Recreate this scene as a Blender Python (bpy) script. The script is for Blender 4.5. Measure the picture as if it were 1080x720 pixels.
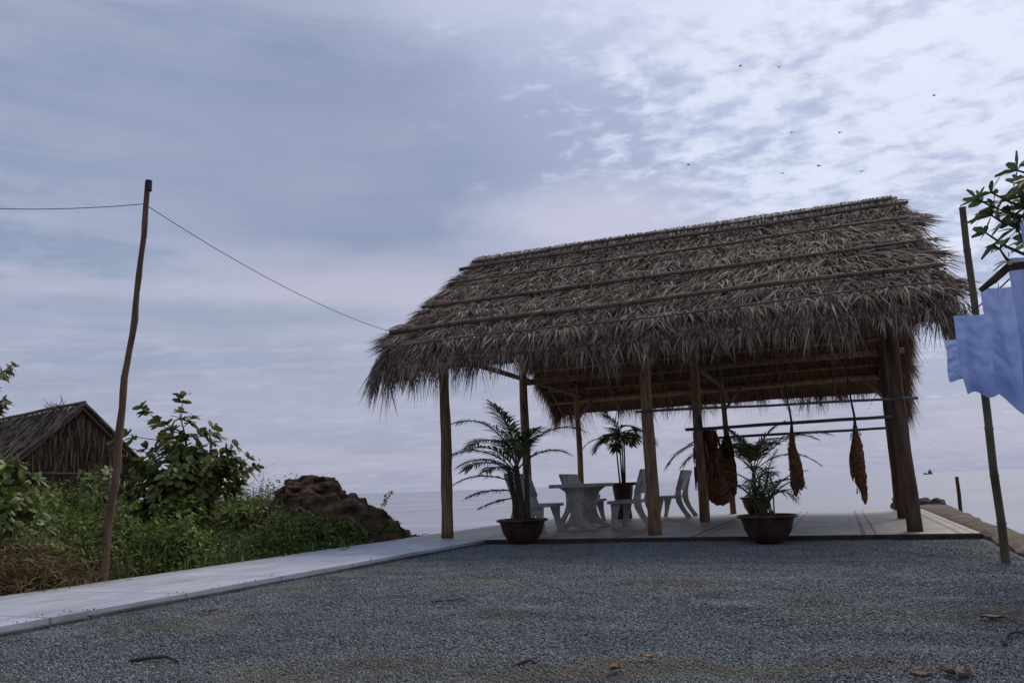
import bpy, bmesh, math, random
import numpy as np
from mathutils import Vector, Matrix, noise as mnoise
random.seed(7); R = np.random.RandomState(11)
rad = math.radians
S = bpy.context.scene
for o in list(bpy.data.objects): bpy.data.objects.remove(o)

# ------------------------------------------------------------------ camera
CAMH = 0.72                                   # height above the terrace; the gravel lies 6 cm lower
cam_d = bpy.data.cameras.new('camera'); cam = bpy.data.objects.new('camera', cam_d)
S.collection.objects.link(cam); S.camera = cam
cam_d.sensor_width = 36; cam_d.lens = 36*860/1080; cam_d.clip_end = 30000; cam_d.clip_start = .05
cam.matrix_world = Matrix.Translation((0, 0, CAMH)) @ Matrix.Rotation(rad(90+10.178), 4, 'X') @ Matrix.Rotation(rad(-2.14), 4, 'Z')

# ------------------------------------------------------------------ sky, sun, exposure
SUN_EL, SUN_AZ = 46.0, 34.0
w = bpy.data.worlds.new('World'); S.world = w; w.use_nodes = True
wt = w.node_tree; wt.nodes.clear()
class NT:
    def __init__(s, tree): s.t = tree; s.n = tree.nodes; s.l = tree.links
    def node(s, typ, **kw):
        n = s.n.new(typ)
        for k, v in kw.items(): setattr(n, k, v)
        return n
    def put(s, sock, v):
        if isinstance(v, bpy.types.NodeSocket): s.l.new(v, sock)
        elif v is not None:
            if hasattr(sock.default_value, '__len__') and hasattr(v, '__len__') and len(v) == 3 and len(sock.default_value) == 4: v = (*v, 1)
            sock.default_value = v
    def math(s, op, a, b=None, clamp=False):
        n = s.node('ShaderNodeMath', operation=op, use_clamp=clamp); s.put(n.inputs[0], a); s.put(n.inputs[1], b); return n.outputs[0]
    def vmath(s, op, a, b=None, out=0):
        n = s.node('ShaderNodeVectorMath', operation=op); s.put(n.inputs[0], a); s.put(n.inputs[1], b); return n.outputs[out]
    def noise(s, vec, scale, detail=4, rough=.55, dist=0, color=False):
        n = s.node('ShaderNodeTexNoise'); s.put(n.inputs['Vector'], vec); n.inputs['Scale'].default_value = scale
        n.inputs['Detail'].default_value = detail; n.inputs['Roughness'].default_value = rough; n.inputs['Distortion'].default_value = dist
        return n.outputs['Color' if color else 'Fac']
    def mix(s, f, a, b, mode='MIX'):
        n = s.node('ShaderNodeMix', data_type='RGBA', blend_type=mode); s.put(n.inputs[0], f); s.put(n.inputs[6], a); s.put(n.inputs[7], b); return n.outputs[2]
    def mr(s, v, a, b, c=0., d=1., smooth=True):
        n = s.node('ShaderNodeMapRange', interpolation_type='SMOOTHSTEP' if smooth else 'LINEAR'); s.put(n.inputs[0], v)
        for i, x in enumerate((a, b, c, d)): n.inputs[i+1].default_value = x
        return n.outputs[0]
    def ramp(s, f, stops):
        n = s.node('ShaderNodeValToRGB'); s.put(n.inputs[0], f); e = n.color_ramp.elements
        while len(e) < len(stops): e.new(.5)
        for i, (p, c) in enumerate(stops): e[i].position = p; e[i].color = (*c, 1)
        return n.outputs[0]
    def mapping(s, vec, scale=(1, 1, 1), rot=(0, 0, 0), loc=(0, 0, 0)):
        n = s.node('ShaderNodeMapping'); s.put(n.inputs[0], vec); n.inputs['Scale'].default_value = scale; n.inputs['Rotation'].default_value = rot; n.inputs['Location'].default_value = loc
        return n.outputs[0]
t = NT(wt)
tc = t.node('ShaderNodeTexCoord'); D = tc.outputs['Generated']
sky = t.node('ShaderNodeTexSky', sky_type='NISHITA', sun_disc=False)
sky.sun_elevation = rad(SUN_EL); sky.sun_rotation = rad(SUN_AZ); sky.air_density = 1.2; sky.dust_density = 3
sep = t.node('ShaderNodeSeparateXYZ'); t.put(sep.inputs[0], D)
zc = t.math('MAXIMUM', sep.outputs[2], 0.0)
den = t.math('ADD', zc, 0.16)
dv = t.node('ShaderNodeCombineXYZ'); t.put(dv.inputs[0], den); t.put(dv.inputs[1], den); dv.inputs[2].default_value = 1
plane = t.vmath('DIVIDE', t.vmath('MULTIPLY', D, (1, 1, 0)), dv.outputs[0])       # cloud layer seen in perspective
def blob(direction, radx, radz, soft=.5, wob=.25, nscale=3.0):
    """soft patch of cloud round one compass direction (az deg, el deg)"""
    az, el = map(rad, direction)
    c = (math.sin(az)*math.cos(el), math.cos(az)*math.cos(el), math.sin(el))
    d = t.vmath('SUBTRACT', D, c)
    m = t.mapping(d, rot=(0, 0, az)); m = t.vmath('MULTIPLY', m, (1/radx, .3, 1/radz))
    L = t.vmath('LENGTH', m, out=1)
    L = t.math('ADD', L, t.math('MULTIPLY', t.math('SUBTRACT', t.noise(plane, nscale, 5, .6), .5), wob*4))
    return t.mr(L, 1+soft, 1-soft)
hor = (4.5, 4.6, 5.9); pale = (4.5, 4.75, 6.3); mass = (2.55, 3.1, 4.65); slate = (2.75, 3.55, 5.0); bright = (7.3, 7.9, 9.6)
# base: pale lavender layer, streaky low down
str1 = t.noise(t.mapping(D, scale=(1.6, 1.6, 16), loc=(3.1, 0, 1.3)), 1.6, 5, .55, .4)
base = t.mix(t.mr(str1, .38, .62), slate, pale)
base = t.mix(t.mr(sep.outputs[2], .02, .26), hor, base)
soft = t.noise(plane, .9, 5, .6, .3)
base = t.mix(t.mr(soft, .3, .7, 0, .5), base, mass)
# the wide slate-blue bank in the middle, left and centre
mot = t.noise(t.mapping(plane, scale=(1, 1.6, 1), rot=(0, 0, -.4)), 4.5, 6, .6, .3)
base = t.mix(t.mr(mot, .45, .72, 0, .5), base, (5.0, 5.2, 6.7))
bank = blob((-6, 23), .46, .135, .42, .12, 1.4)
base = t.mix(t.math('MULTIPLY', bank, .84), base, t.mix(t.mr(t.noise(plane, 1.6, 4, .5), .35, .65), mass, (3.15, 3.65, 5.2)))
# brighter zone up towards the veiled sun, broken into small dappled clouds
sd = (math.sin(rad(33))*math.cos(rad(35)), math.cos(rad(33))*math.cos(rad(35)), math.sin(rad(35)))
dotp = t.vmath('DOT_PRODUCT', D, sd, out=1)
glow = t.mr(dotp, .74, .995)
dap = t.noise(t.mapping(plane, scale=(1, 1.25, 1), rot=(0, 0, .6)), 13, 6, .58, .25)
dap2 = t.noise(t.mapping(plane, rot=(0, 0, .7)), 3.4, 4, .55, .2)
thr = t.math('ADD', t.math('ADD', dap, t.math('MULTIPLY', t.math('SUBTRACT', dap2, .5), .9)), t.math('MULTIPLY', t.mr(dotp, .86, .99), .34))
base = t.mix(t.math('MULTIPLY', t.mr(dotp, .80, .99), .8), base, (4.3, 5.0, 7.4))
cl = t.math('MULTIPLY', t.mr(thr, .52, .90), t.mr(dotp, .78, .93))
base = t.mix(t.math('MULTIPLY', cl, .92), base, bright)
# white glow left of centre at the top, and light break above the roof's left end
top = t.math('MULTIPLY', blob((5, 34), .20, .08, .7, .3, 5.0), .6)
base = t.mix(top, base, (6.2, 6.6, 8.6))
brk = t.math('MULTIPLY', blob((-9, 13.0), .30, .05, .6, .2, 4.0), .75)
base = t.mix(brk, base, (5.3, 5.25, 6.5))
base = t.mix(t.math('MULTIPLY', blob((6.5, 18.2), .13, .04, .7, .22, 6.0), .75), base, (6.0, 6.0, 7.6))
blu = t.math('MULTIPLY', blob((-19, 12.0), .20, .016, .7, .25, 5.0), .6)
base = t.mix(blu, base, (2.55, 3.35, 4.7))
base = t.mix(t.mr(sep.outputs[1], .25, -.5, 0, .38), base, (.9, .9, 1.1))
full = t.mix(.92, sky.outputs[0], base)
bg = t.node('ShaderNodeBackground'); t.put(bg.inputs[0], full); bg.inputs[1].default_value = 0.1
wo = t.node('ShaderNodeOutputWorld'); t.l.new(bg.outputs[0], wo.inputs[0])

sl = bpy.data.lights.new('sun', 'SUN'); sl.energy = 1.5; sl.angle = rad(20); sl.color = (1, .86, .70)
so = bpy.data.objects.new('sun', sl); S.collection.objects.link(so)
so.rotation_euler = (rad(90-SUN_EL), 0, rad(180-SUN_AZ))
S.view_settings.view_transform = 'Standard'; S.view_settings.look = 'None'
S.view_settings.exposure = 0.0; S.view_settings.gamma = 1
S.render.engine = 'CYCLES'; S.cycles.max_bounces = 6

# ------------------------------------------------------------------ helpers
ROT = math.atan2(-.3638, .9315); O = Vector((-1.11, 12.93, 0))
cR, sR = math.cos(ROT), math.sin(ROT)
def W(u, v, z=0): return Vector((O.x+u*cR-v*sR, O.y+u*sR+v*cR, z))          # terrace axes (u along its front, v seawards)
def UV(x, y): x -= O.x; y -= O.y; return x*cR+y*sR, -x*sR+y*cR

class M:
    """gathers vertices and faces of one mesh"""
    def __init__(s): s.v = []; s.f = []
    def add(s, v, f):
        b = len(s.v); s.v += [tuple(p) for p in v]; s.f += [tuple(i+b for i in q) for q in f]; return s
    def box(s, a, b, bev=0, jit=0):
        bm = bmesh.new(); bmesh.ops.create_cube(bm, size=1)
        a, b = Vector(a), Vector(b); c = (a+b)/2; d = b-a
        for v in bm.verts: v.co = Vector((v.co.x*d.x, v.co.y*d.y, v.co.z*d.z))+c
        if bev: bmesh.ops.bevel(bm, geom=bm.edges[:], offset=bev, segments=2, profile=.5, affect='EDGES')
        return s.bm(bm)
    def bm(s, bm):
        bm.verts.ensure_lookup_table(); bm.verts.index_update()
        s.add([v.co for v in bm.verts], [[v.index for v in f.verts] for f in bm.faces]); bm.free(); return s
    def tube(s, pts, r, n=8, cap=True, jit=0):
        pts = [Vector(p) for p in pts]; r = r if hasattr(r, '__len__') else [r]*len(pts)
        vs, fs = [], []; up = None
        for i, p in enumerate(pts):
            d = (pts[min(i+1, len(pts)-1)]-pts[max(i-1, 0)]).normalized()
            if up is None: up = d.orthogonal().normalized()
            up = (up-d*up.dot(d)).normalized(); sd = d.cross(up)
            for k in range(n):
                a = 2*math.pi*k/n; q = r[i]*(1+random.uniform(-jit, jit))
                vs.append(p+up*math.cos(a)*q+sd*math.sin(a)*q)
        for i in range(len(pts)-1):
            for k in range(n): fs.append((i*n+k, i*n+(k+1) % n, (i+1)*n+(k+1) % n, (i+1)*n+k))
        if cap: fs.append(tuple(range(n))[::-1]); fs.append(tuple((len(pts)-1)*n+k for k in range(n)))
        return s.add(vs, fs)
    def lathe(s, prof, n=32, loc=(0, 0, 0), jit=0):
        vs = []; fs = []; m = len(prof)
        for k in range(n):
            a = 2*math.pi*k/n
            for r_, z in prof: vs.append((loc[0]+r_*math.cos(a), loc[1]+r_*math.sin(a), loc[2]+z))
        for k in range(n):
            for i in range(m-1): fs.append((k*m+i, ((k+1) % n)*m+i, ((k+1) % n)*m+i+1, k*m+i+1))
        return s.add(vs, fs)
    def ribbon(s, pts, ws, y0, y1):
        """a bar in the XZ plane of varying width, y0..y1 thick"""
        L = []; Rr = []
        for i, p in enumerate(pts):
            p = Vector((p[0], p[1])); d = (Vector(pts[min(i+1, len(pts)-1)])-Vector(pts[max(i-1, 0)])).normalized(); nn = Vector((-d.y, d.x))
            L.append(p+nn*ws[i]/2); Rr.append(p-nn*ws[i]/2)
        n = len(pts); vs = []
        for q in (L, Rr):
            for y in (y0, y1): vs += [(a.x, y, a.y) for a in q]
        f = []
        for i in range(n-1):
            f += [(i, i+1, 2*n+i+1, 2*n+i), (n+i, 3*n+i, 3*n+i+1, n+i+1), (i, n+i, n+i+1, i+1), (2*n+i, 2*n+i+1, 3*n+i+1, 3*n+i)]
        f += [(0, 2*n, 3*n, n), (n-1, 2*n-1, 4*n-1, 3*n-1)]
        return s.add(vs, f)
    def build(s, name, mat, parent=None, smooth=False, loc=None):
        return rawobj(name, s.v, s.f, mat, parent, smooth, loc)
def rawobj(name, v, f, mat, parent=None, smooth=False, loc=None):
    me = bpy.data.meshes.new(name); me.from_pydata(v, [], f); me.materials.append(mat)
    if smooth: me.polygons.foreach_set('use_smooth', [True]*len(me.polygons))
    me.update()
    o = bpy.data.objects.new(name, me); S.collection.objects.link(o)
    if parent: o.parent = parent
    if loc is not None: o.location = loc
    return o
def quads(name, V, mat, parent=None, per=4, loc=None):
    """V: (N, per, 3) array of polygons; per 6 = three rows of two vertices (two quads)"""
    V = np.asarray(V, dtype=np.float32); N = len(V); me = bpy.data.meshes.new(name)
    flat = V.reshape(-1, 3)
    if per == 6:
        b = (np.arange(N)*6)[:, None]; F = np.concatenate([b+[0, 1, 3, 2], b+[2, 3, 5, 4]], 1).reshape(-1); nf = 2*N
    else:
        F = np.arange(N*4); nf = N
    me.vertices.add(len(flat)); me.vertices.foreach_set('co', flat.reshape(-1))
    me.loops.add(len(F)); me.loops.foreach_set('vertex_index', F.astype(np.int32))
    me.polygons.add(nf); me.polygons.foreach_set('loop_start', (np.arange(nf)*4).astype(np.int32))
    me.update(calc_edges=True); me.validate(); me.materials.append(mat)
    o = bpy.data.objects.new(name, me); S.collection.objects.link(o)
    if parent: o.parent = parent
    if loc is not None: o.location = loc
    return o
def nrm(a): return a/np.maximum(np.linalg.norm(a, axis=-1, keepdims=True), 1e-9)
def blades(P, Dr, L, Wd, N=None, droop=0.2, base=.7, mid=1., tip=.12, lift=0.0):
    """arrays of thin bent leaf strips -> (n,6,3)"""
    P = np.asarray(P, float); n = len(P); Dr = nrm(np.asarray(Dr, float)); L = np.broadcast_to(L, (n,)); Wd = np.broadcast_to(Wd, (n,)); droop = np.broadcast_to(droop, (n,))
    if N is None: N = R.normal(size=(n, 3))
    N = np.broadcast_to(N, (n, 3)); side = nrm(np.cross(Dr, N))
    out = np.zeros((n, 6, 3))
    for k, (tt, ww) in enumerate(((0, base), (.5, mid), (1, tip))):
        c = P+Dr*(L*tt)[:, None]; c[:, 2] -= L*droop*tt*tt
        c = c + N*(lift*math.sin(math.pi*tt)*L)[:, None]
        out[:, 2*k] = c-side*(Wd*ww/2)[:, None]; out[:, 2*k+1] = c+side*(Wd*ww/2)[:, None]
    return out
def empty(name, loc=(0, 0, 0), rz=0):
    o = bpy.data.objects.new(name, None); o.empty_display_size = .2; S.collection.objects.link(o); o.location = loc; o.rotation_euler = (0, 0, rz); return o
def tag(o, label=None, cat=None, group=None, kind=None):
    if label: o['label'] = label
    if cat: o['category'] = cat
    if group: o['group'] = group
    if kind: o['kind'] = kind
    return o
def copy_tree(o, parent=None):
    c = o.copy(); S.collection.objects.link(c); c.parent = parent
    for ch in list(o.children): copy_tree(ch, c)
    return c

# ------------------------------------------------------------------ materials
def mat(name, cols, scale=4, rough=.8, bump=.3, bscale=None, coord='Object', stretch=(1, 1, 1), island=0, metallic=0, spec=.3, stops=None, detail=6, trans=0, bdist=.02):
    m = bpy.data.materials.new(name); m.use_nodes = True; x = NT(m.node_tree); p = x.n['Principled BSDF']
    c = x.node('ShaderNodeTexCoord').outputs[coord]; mp = x.mapping(c, scale=stretch)
    f = x.noise(mp, scale, detail, .6)
    if island:
        g = x.node('ShaderNodeNewGeometry').outputs['Random Per Island']
        f = x.math('ADD', x.math('MULTIPLY', f, 1-island), x.math('MULTIPLY', g, island))
    st = stops or np.linspace(.3 if not island else .15, .7 if not island else .85, len(cols))
    col = x.ramp(f, list(zip([float(a) for a in st], cols)))
    x.put(p.inputs['Base Color'], col); p.inputs['Roughness'].default_value = rough; p.inputs['Metallic'].default_value = metallic
    p.inputs['Specular IOR Level'].default_value = spec
    if bump:
        b = x.node('ShaderNodeBump'); b.inputs['Strength'].default_value = bump; b.inputs['Distance'].default_value = bdist
        x.put(b.inputs['Height'], x.noise(mp, bscale or scale*5, 5, .6)); x.l.new(b.outputs[0], p.inputs['Normal'])
    if trans:
        tr = x.node('ShaderNodeBsdfTranslucent'); x.put(tr.inputs[0], col); ms = x.node('ShaderNodeMixShader'); ms.inputs[0].default_value = trans
        x.l.new(p.outputs[0], ms.inputs[1]); x.l.new(tr.outputs[0], ms.inputs[2]); x.l.new(ms.outputs[0], x.n['Material Output'].inputs[0])
    return m
thatchM = mat('thatch', [(.035, .023, .017), (.14, .096, .07), (.37, .28, .22), (.80, .68, .57)], 4.5, .85, 0, island=.5, trans=.15)
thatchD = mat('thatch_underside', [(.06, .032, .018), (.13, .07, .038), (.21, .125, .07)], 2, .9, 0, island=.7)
capM = mat('ridge_thatch', [(.10, .08, .065), (.42, .36, .31), (.75, .68, .60)], 2, .85, 0, island=.8)
matM = mat('thatch_mat', [(.06, .037, .022), (.13, .078, .045)], 9, .9, .6, 40, stretch=(6, 1, 1))
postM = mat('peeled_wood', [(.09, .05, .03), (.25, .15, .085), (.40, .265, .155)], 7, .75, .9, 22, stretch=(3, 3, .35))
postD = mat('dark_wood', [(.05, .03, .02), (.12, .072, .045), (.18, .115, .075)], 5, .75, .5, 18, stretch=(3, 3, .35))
battM = mat('weathered_pole', [(.10, .075, .058), (.24, .19, .15)], 6, .8, .4, 20)
poleM = mat('utility_wood', [(.07, .04, .028), (.17, .10, .065), (.27, .18, .125)], 5, .8, .7, 14, stretch=(3, 3, .4))
bambM = mat('green_bamboo', [(.05, .042, .028), (.12, .10, .06), (.20, .16, .11)], 4, .5, .2, 12, stretch=(2, 2, .5))
railM = mat('rail_paint', [(.06, .07, .085), (.12, .135, .155)], 6, .5, .2)
concM = mat('bench_concrete', [(.32, .31, .29), (.52, .50, .47), (.62, .60, .57)], 5, .6, .35, 60, bdist=.004)
potM = mat('glazed_clay', [(.028, .013, .010), (.055, .024, .018), (.11, .055, .04)], 5, .45, .15, 20, spec=.4)
soilM = mat('soil', [(.03, .02, .015), (.08, .055, .04)], 12, .95, .8)
palmM = mat('palm_leaf', [(.025, .04, .016), (.08, .12, .04), (.24, .24, .10)], 2, .5, 0, island=.7, trans=.2)
rachM = mat('palm_stalk', [(.06, .07, .03), (.13, .12, .06)], 6, .6, .2)
trunkM = mat('palm_trunk', [(.04, .03, .02), (.10, .08, .05)], 12, .85, .7)
leafA = mat('almond_leaf', [(.045, .065, .02), (.11, .16, .045), (.24, .28, .08), (.36, .30, .10)], 1.5, .5, 0, island=.75, trans=.25, spec=.4)
leafB = mat('broad_leaf', [(.06, .09, .02), (.16, .22, .05), (.36, .42, .12)], 1.5, .5, 0, island=.75, trans=.25, spec=.4)
leafC = mat('mango_leaf', [(.04, .07, .025), (.11, .16, .05), (.28, .30, .12)], 1.5, .45, 0, island=.75, trans=.25, spec=.4)
weedM = mat('weed_leaf', [(.02, .034, .010), (.07, .115, .025), (.17, .24, .05), (.42, .44, .13)], 1.3, .6, 0, island=.5, trans=.35)
grassM = mat('grass_blade', [(.045, .065, .02), (.11, .155, .045), (.26, .25, .10)], 1.3, .6, 0, island=.7, trans=.2)
dryM = mat('dry_brush', [(.07, .045, .02), (.18, .11, .05), (.32, .22, .10), (.16, .18, .06)], 2, .85, 0, island=.8)
barkM = mat('bark', [(.05, .035, .025), (.13, .10, .075)], 8, .9, .6)
rockM = mat('laterite', [(.018, .012, .010), (.06, .037, .027), (.13, .075, .05), (.26, .19, .135)], 3.5, .95, 1.0, 14, bdist=.05)
stoneM = mat('grey_stone', [(.08, .08, .08), (.2, .19, .18)], 5, .9, .8, 12)
cableM = mat('cable_rubber', [(.02, .02, .02), (.04, .04, .04)], 5, .6, 0)
hutM = mat('hut_leaf', [(.03, .022, .018), (.09, .068, .052), (.20, .155, .12), (.36, .29, .23)], 1.6, .9, 0, island=.8)
hutW = mat('hut_wall_strip', [(.04, .025, .018), (.13, .082, .055), (.29, .20, .145)], 3, .9, 0, island=.8)
soilG = mat('bank_soil', [(.03, .022, .014), (.07, .05, .03)], 2, .95, .5)
hamM = mat('hammock_net', [(.04, .03, .015), (.20, .085, .04), (.45, .20, .10)], 16, .9, .9, 70, bdist=.02)
ropeM = mat('rope', [(.03, .03, .03), (.09, .08, .07)], 9, .9, .3)
clothM = mat('blue_cotton', [(.27, .39, .76), (.36, .48, .84), (.44, .55, .88)], 2.5, .85, .6, 22, trans=.45, bdist=.012)
dleafM = mat('dead_leaf', [(.10, .055, .035), (.24, .16, .11), (.42, .33, .27)], 9, .8, .3)
stickM = mat('stick_wood', [(.06, .04, .03), (.17, .12, .09)], 9, .85, .3)
cushM = mat('white_cloth', [(.6, .6, .6), (.75, .75, .74)], 6, .9, .3)
boatM = mat('boat_paint', [(.06, .07, .10), (.12, .13, .16)], 3, .7, 0)
birdM = mat('dark_feather', [(.02, .02, .025), (.05, .05, .055)], 3, .8, 0)
redM = mat('red_paint', [(.30, .08, .06), (.36, .12, .09)], 5, .7, 0)

def water_mat():
    m = bpy.data.materials.new('sea_water'); m.use_nodes = True; x = NT(m.node_tree); p = x.n['Principled BSDF']
    c = x.node('ShaderNodeTexCoord').outputs['Object']
    p.inputs['Base Color'].default_value = (.34, .36, .40, 1); p.inputs['Roughness'].default_value = .3; p.inputs['IOR'].default_value = 1.33
    x.put(p.inputs['Roughness'], x.mr(x.noise(x.mapping(c, scale=(.25, 1, 1)), .05, 6, .65), .35, .65, .18, .45))
    h = x.math('ADD', x.noise(x.mapping(c, scale=(.6, 1, 1)), .9, 5, .6), x.math('MULTIPLY', x.noise(x.mapping(c, scale=(.3, 1, 1)), .12, 4, .55), 3))
    b = x.node('ShaderNodeBump'); b.inputs['Strength'].default_value = .25; b.inputs['Distance'].default_value = .03; x.put(b.inputs['Height'], h); x.l.new(b.outputs[0], p.inputs['Normal'])
    return m
def gravel_mat():
    m = bpy.data.materials.new('gravel_bed'); m.use_nodes = True; x = NT(m.node_tree); p = x.n['Principled BSDF']
    c = x.node('ShaderNodeTexCoord').outputs['Object']
    v = x.node('ShaderNodeTexVoronoi'); x.put(v.inputs['Vector'], c); v.inputs['Scale'].default_value = 85; v.inputs['Randomness'].default_value = 1
    s = x.node('ShaderNodeSeparateColor'); x.put(s.inputs[0], v.outputs['Color'])
    col = x.ramp(s.outputs[0], [(0, (.03, .036, .04)), (.45, (.12, .14, .15)), (.8, (.22, .245, .255)), (1, (.42, .44, .45))])
    dust = x.math('MULTIPLY', x.mr(x.noise(x.mapping(c, scale=(.6, 1.3, 1)), .8, 6, .66), .51, .66), x.mr(x.noise(c, 9, 4, .6), .35, .6))
    col = x.mix(x.math('MULTIPLY', dust, .75), col, (.20, .165, .11))
    x.put(p.inputs['Base Color'], col); p.inputs['Roughness'].default_value = .85
    b = x.node('ShaderNodeBump'); b.inputs['Strength'].default_value = 1; b.inputs['Distance'].default_value = .012
    x.put(b.inputs['Height'], x.math('SUBTRACT', 1, v.outputs['Distance'])); x.l.new(b.outputs[0], p.inputs['Normal'])
    return m
def stones_mat():
    m = bpy.data.materials.new('crushed_stone'); m.use_nodes = True; x = NT(m.node_tree); p = x.n['Principled BSDF']
    g = x.node('ShaderNodeNewGeometry').outputs['Random Per Island']; c = x.node('ShaderNodeTexCoord').outputs['Object']
    col = x.ramp(g, [(0, (.05, .06, .065)), (.35, (.14, .165, .175)), (.8, (.25, .285, .30)), (1, (.42, .45, .46))])
    dust = x.math('MULTIPLY', x.mr(x.noise(x.mapping(c, scale=(.6, 1.3, 1)), .8, 6, .66), .51, .66), .7)
    col = x.mix(dust, col, (.20, .165, .11)); col = x.mix(x.mr(x.noise(c, 1.6, 5, .6), .35, .6, .38, 0), col, (.035, .042, .05))
    x.put(p.inputs['Base Color'], col); p.inputs['Roughness'].default_value = .8
    return m
def paving_mat(pale):
    """cement tiles in terrace axes: fine cross joints, darker double joints running seawards"""
    m = bpy.data.materials.new('pale_path' if pale else 'terrace_tiles'); m.use_nodes = True; x = NT(m.node_tree); p = x.n['Principled BSDF']
    c = x.node('ShaderNodeTexCoord').outputs['Object']; s = x.node('ShaderNodeSeparateXYZ'); x.put(s.inputs[0], c)
    def joint(v, period, width, off=0):
        f = x.math('FRACT', x.math('DIVIDE', x.math('ADD', v, off+100), period)); return x.math('LESS_THAN', f, width/period)
    a = x.noise(c, 1.3, 7, .6); b_ = x.noise(x.mapping(c, scale=(1, .35, 1)), 6, 6, .65)
    f = x.math('ADD', x.math('MULTIPLY', a, .5), x.math('MULTIPLY', b_, .5))
    if pale:
        col = x.ramp(f, [(.32, (.28, .295, .33)), (.45, (.45, .475, .54)), (.6, (.60, .63, .70))])
        j = x.math('MAXIMUM', joint(s.outputs[1], 1.2, .022), x.math('MULTIPLY', joint(s.outputs[0], .545, .02, .26), x.mr(b_, .4, .6, .45, 1)))
        col = x.mix(x.mr(x.noise(x.mapping(c, loc=(4, 9, 0)), .9, 7, .68), .5, .72, 0, .5), col, (.33, .32, .30))
        edge = x.mr(s.outputs[0], -.45, -.8, 0, .8)
        col = x.mix(x.math('MULTIPLY', edge, x.mr(b_, .35, .6)), col, (.30, .27, .22))
        col = x.mix(x.math('MULTIPLY', j, .6), col, (.10, .10, .10))
    else:
        col = x.ramp(f, [(.32, (.26, .23, .19)), (.5, (.50, .45, .39)), (.66, (.66, .61, .55))])
        col = x.mix(x.mr(x.noise(x.mapping(c, loc=(4, 9, 0)), 1.1, 7, .68), .48, .72, 0, .5), col, (.20, .17, .14))
        j1 = joint(s.outputs[1], .45, .085); j2 = joint(s.outputs[0], 1.05, .06, .15); j3 = joint(s.outputs[0], 1.05, .035, 0.0); j4 = joint(s.outputs[0], .2, .008)
        col = x.mix(x.math('MULTIPLY', j1, .85), col, (.08, .07, .06)); col = x.mix(x.math('MULTIPLY', j4, .35), col, (.1, .09, .08))
        col = x.mix(x.math('MULTIPLY', x.math('MAXIMUM', j2, j3), .8), col, (.05, .045, .04)); j = x.math('MAXIMUM', j1, x.math('MAXIMUM', j2, j3))
    x.put(p.inputs['Base Color'], col); p.inputs['Roughness'].default_value = .6 if pale else .5
    b = x.node('ShaderNodeBump'); b.inputs['Strength'].default_value = .5; b.inputs['Distance'].default_value = .006
    x.put(b.inputs['Height'], x.math('SUBTRACT', x.noise(c, 30, 5, .6), j)); x.l.new(b.outputs[0], p.inputs['Normal'])
    return m
seawM = mat('seawall_concrete', [(.09, .068, .05), (.18, .145, .115), (.27, .235, .20)], 2.2, .9, .8, 14, bdist=.03)
kerbM = mat('kerb_stain', [(.035, .03, .028), (.07, .06, .055)], 4, .9, .4)

# ------------------------------------------------------------------ setting
def structure(o): return tag(o, kind='structure')
sea = M().add([(-6000, -300, 0), (9000, -300, 0), (9000, 12000, 0), (-6000, 12000, 0)], [(0, 1, 2, 3)]).build('sea', water_mat(), loc=(0, 0, -1.0)); structure(sea)
def hutobj(o): o.location = O; o.rotation_euler = (0, 0, ROT); return o
# gravel yard (terrace axes)
g = M(); nx, ny = 40, 90
vs = []; fs = []
for j in range(ny+1):
    v = -60+ (60-.1)*(j/ny)**.45
    for i in range(nx+1):
        u = .8+i/nx*6.6
        z = -.062 + .012*mnoise.noise((u*.9, v*.9, 0))+.008*mnoise.noise((u*2.5, v*2.5, 3))
        if v > -.6: z = max(z, -.062)
        vs.append((u, v, z))
for j in range(ny):
    for i in range(nx): a = j*(nx+1)+i; fs.append((a, a+1, a+nx+2, a+nx+1))
g.add(vs, fs); yard = hutobj(g.build('gravel_ground', gravel_mat(), smooth=True)); structure(yard)
def gz(u, v): return -.062 + .012*mnoise.noise((u*.9, v*.9, 0))+.008*mnoise.noise((u*2.5, v*2.5, 3))
# loose crushed stones on it
N = 230000
dd = 2.3*(12.5/2.3)**R.uniform(0, 1, N*3)
xx = R.uniform(-1, 1, N*3)*dd*.66; ux = (xx-O.x)*cR+(dd-O.y)*sR; vx = -(xx-O.x)*sR+(dd-O.y)*cR
k = (ux > .88) & (ux < 7.15) & (vx < -.3); xx, dd, ux, vx = [a[k][:N] for a in (xx, dd, ux, vx)]; n = len(xx)
octa = np.array([(1, 0, 0), (0, 1, 0), (-1, 0, 0), (0, -1, 0), (0, 0, 1), (0, 0, -1)], float)
sz = R.uniform(.0032, .0080, n)*np.where(R.uniform(size=n) > .97, 1.6, 1)
V = octa[None]*(sz[:, None]*R.uniform(.6, 1.3, (n, 6)))[:, :, None]
ang = R.uniform(0, 6.28, n); ca, sa = np.cos(ang)[:, None], np.sin(ang)[:, None]; tl = R.uniform(-.6, .6, n)[:, None]
y2 = V[:, :, 1]*np.cos(tl)-V[:, :, 2]*np.sin(tl); z2 = V[:, :, 1]*np.sin(tl)+V[:, :, 2]*np.cos(tl)
X = V[:, :, 0]*ca-y2*sa; Y = V[:, :, 0]*sa+y2*ca
sp = R.uniform(size=n) < .0004; ux = np.where(sp, .86-np.abs(R.normal(0, .10, n)), ux)
zz = np.array([gz(a, b) if a > .86 else 0. for a, b in zip(ux, vx)])
V = np.stack([X+ux[:, None], Y+vx[:, None], z2+zz[:, None]+sz[:, None]*.35], 2).astype(np.float32)
tri = np.array([(0, 1, 4), (1, 2, 4), (2, 3, 4), (3, 0, 4), (1, 0, 5), (2, 1, 5), (3, 2, 5), (0, 3, 5)])
F = (tri[None]+(np.arange(n)*6)[:, None, None]).reshape(-1).astype(np.int32)
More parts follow.
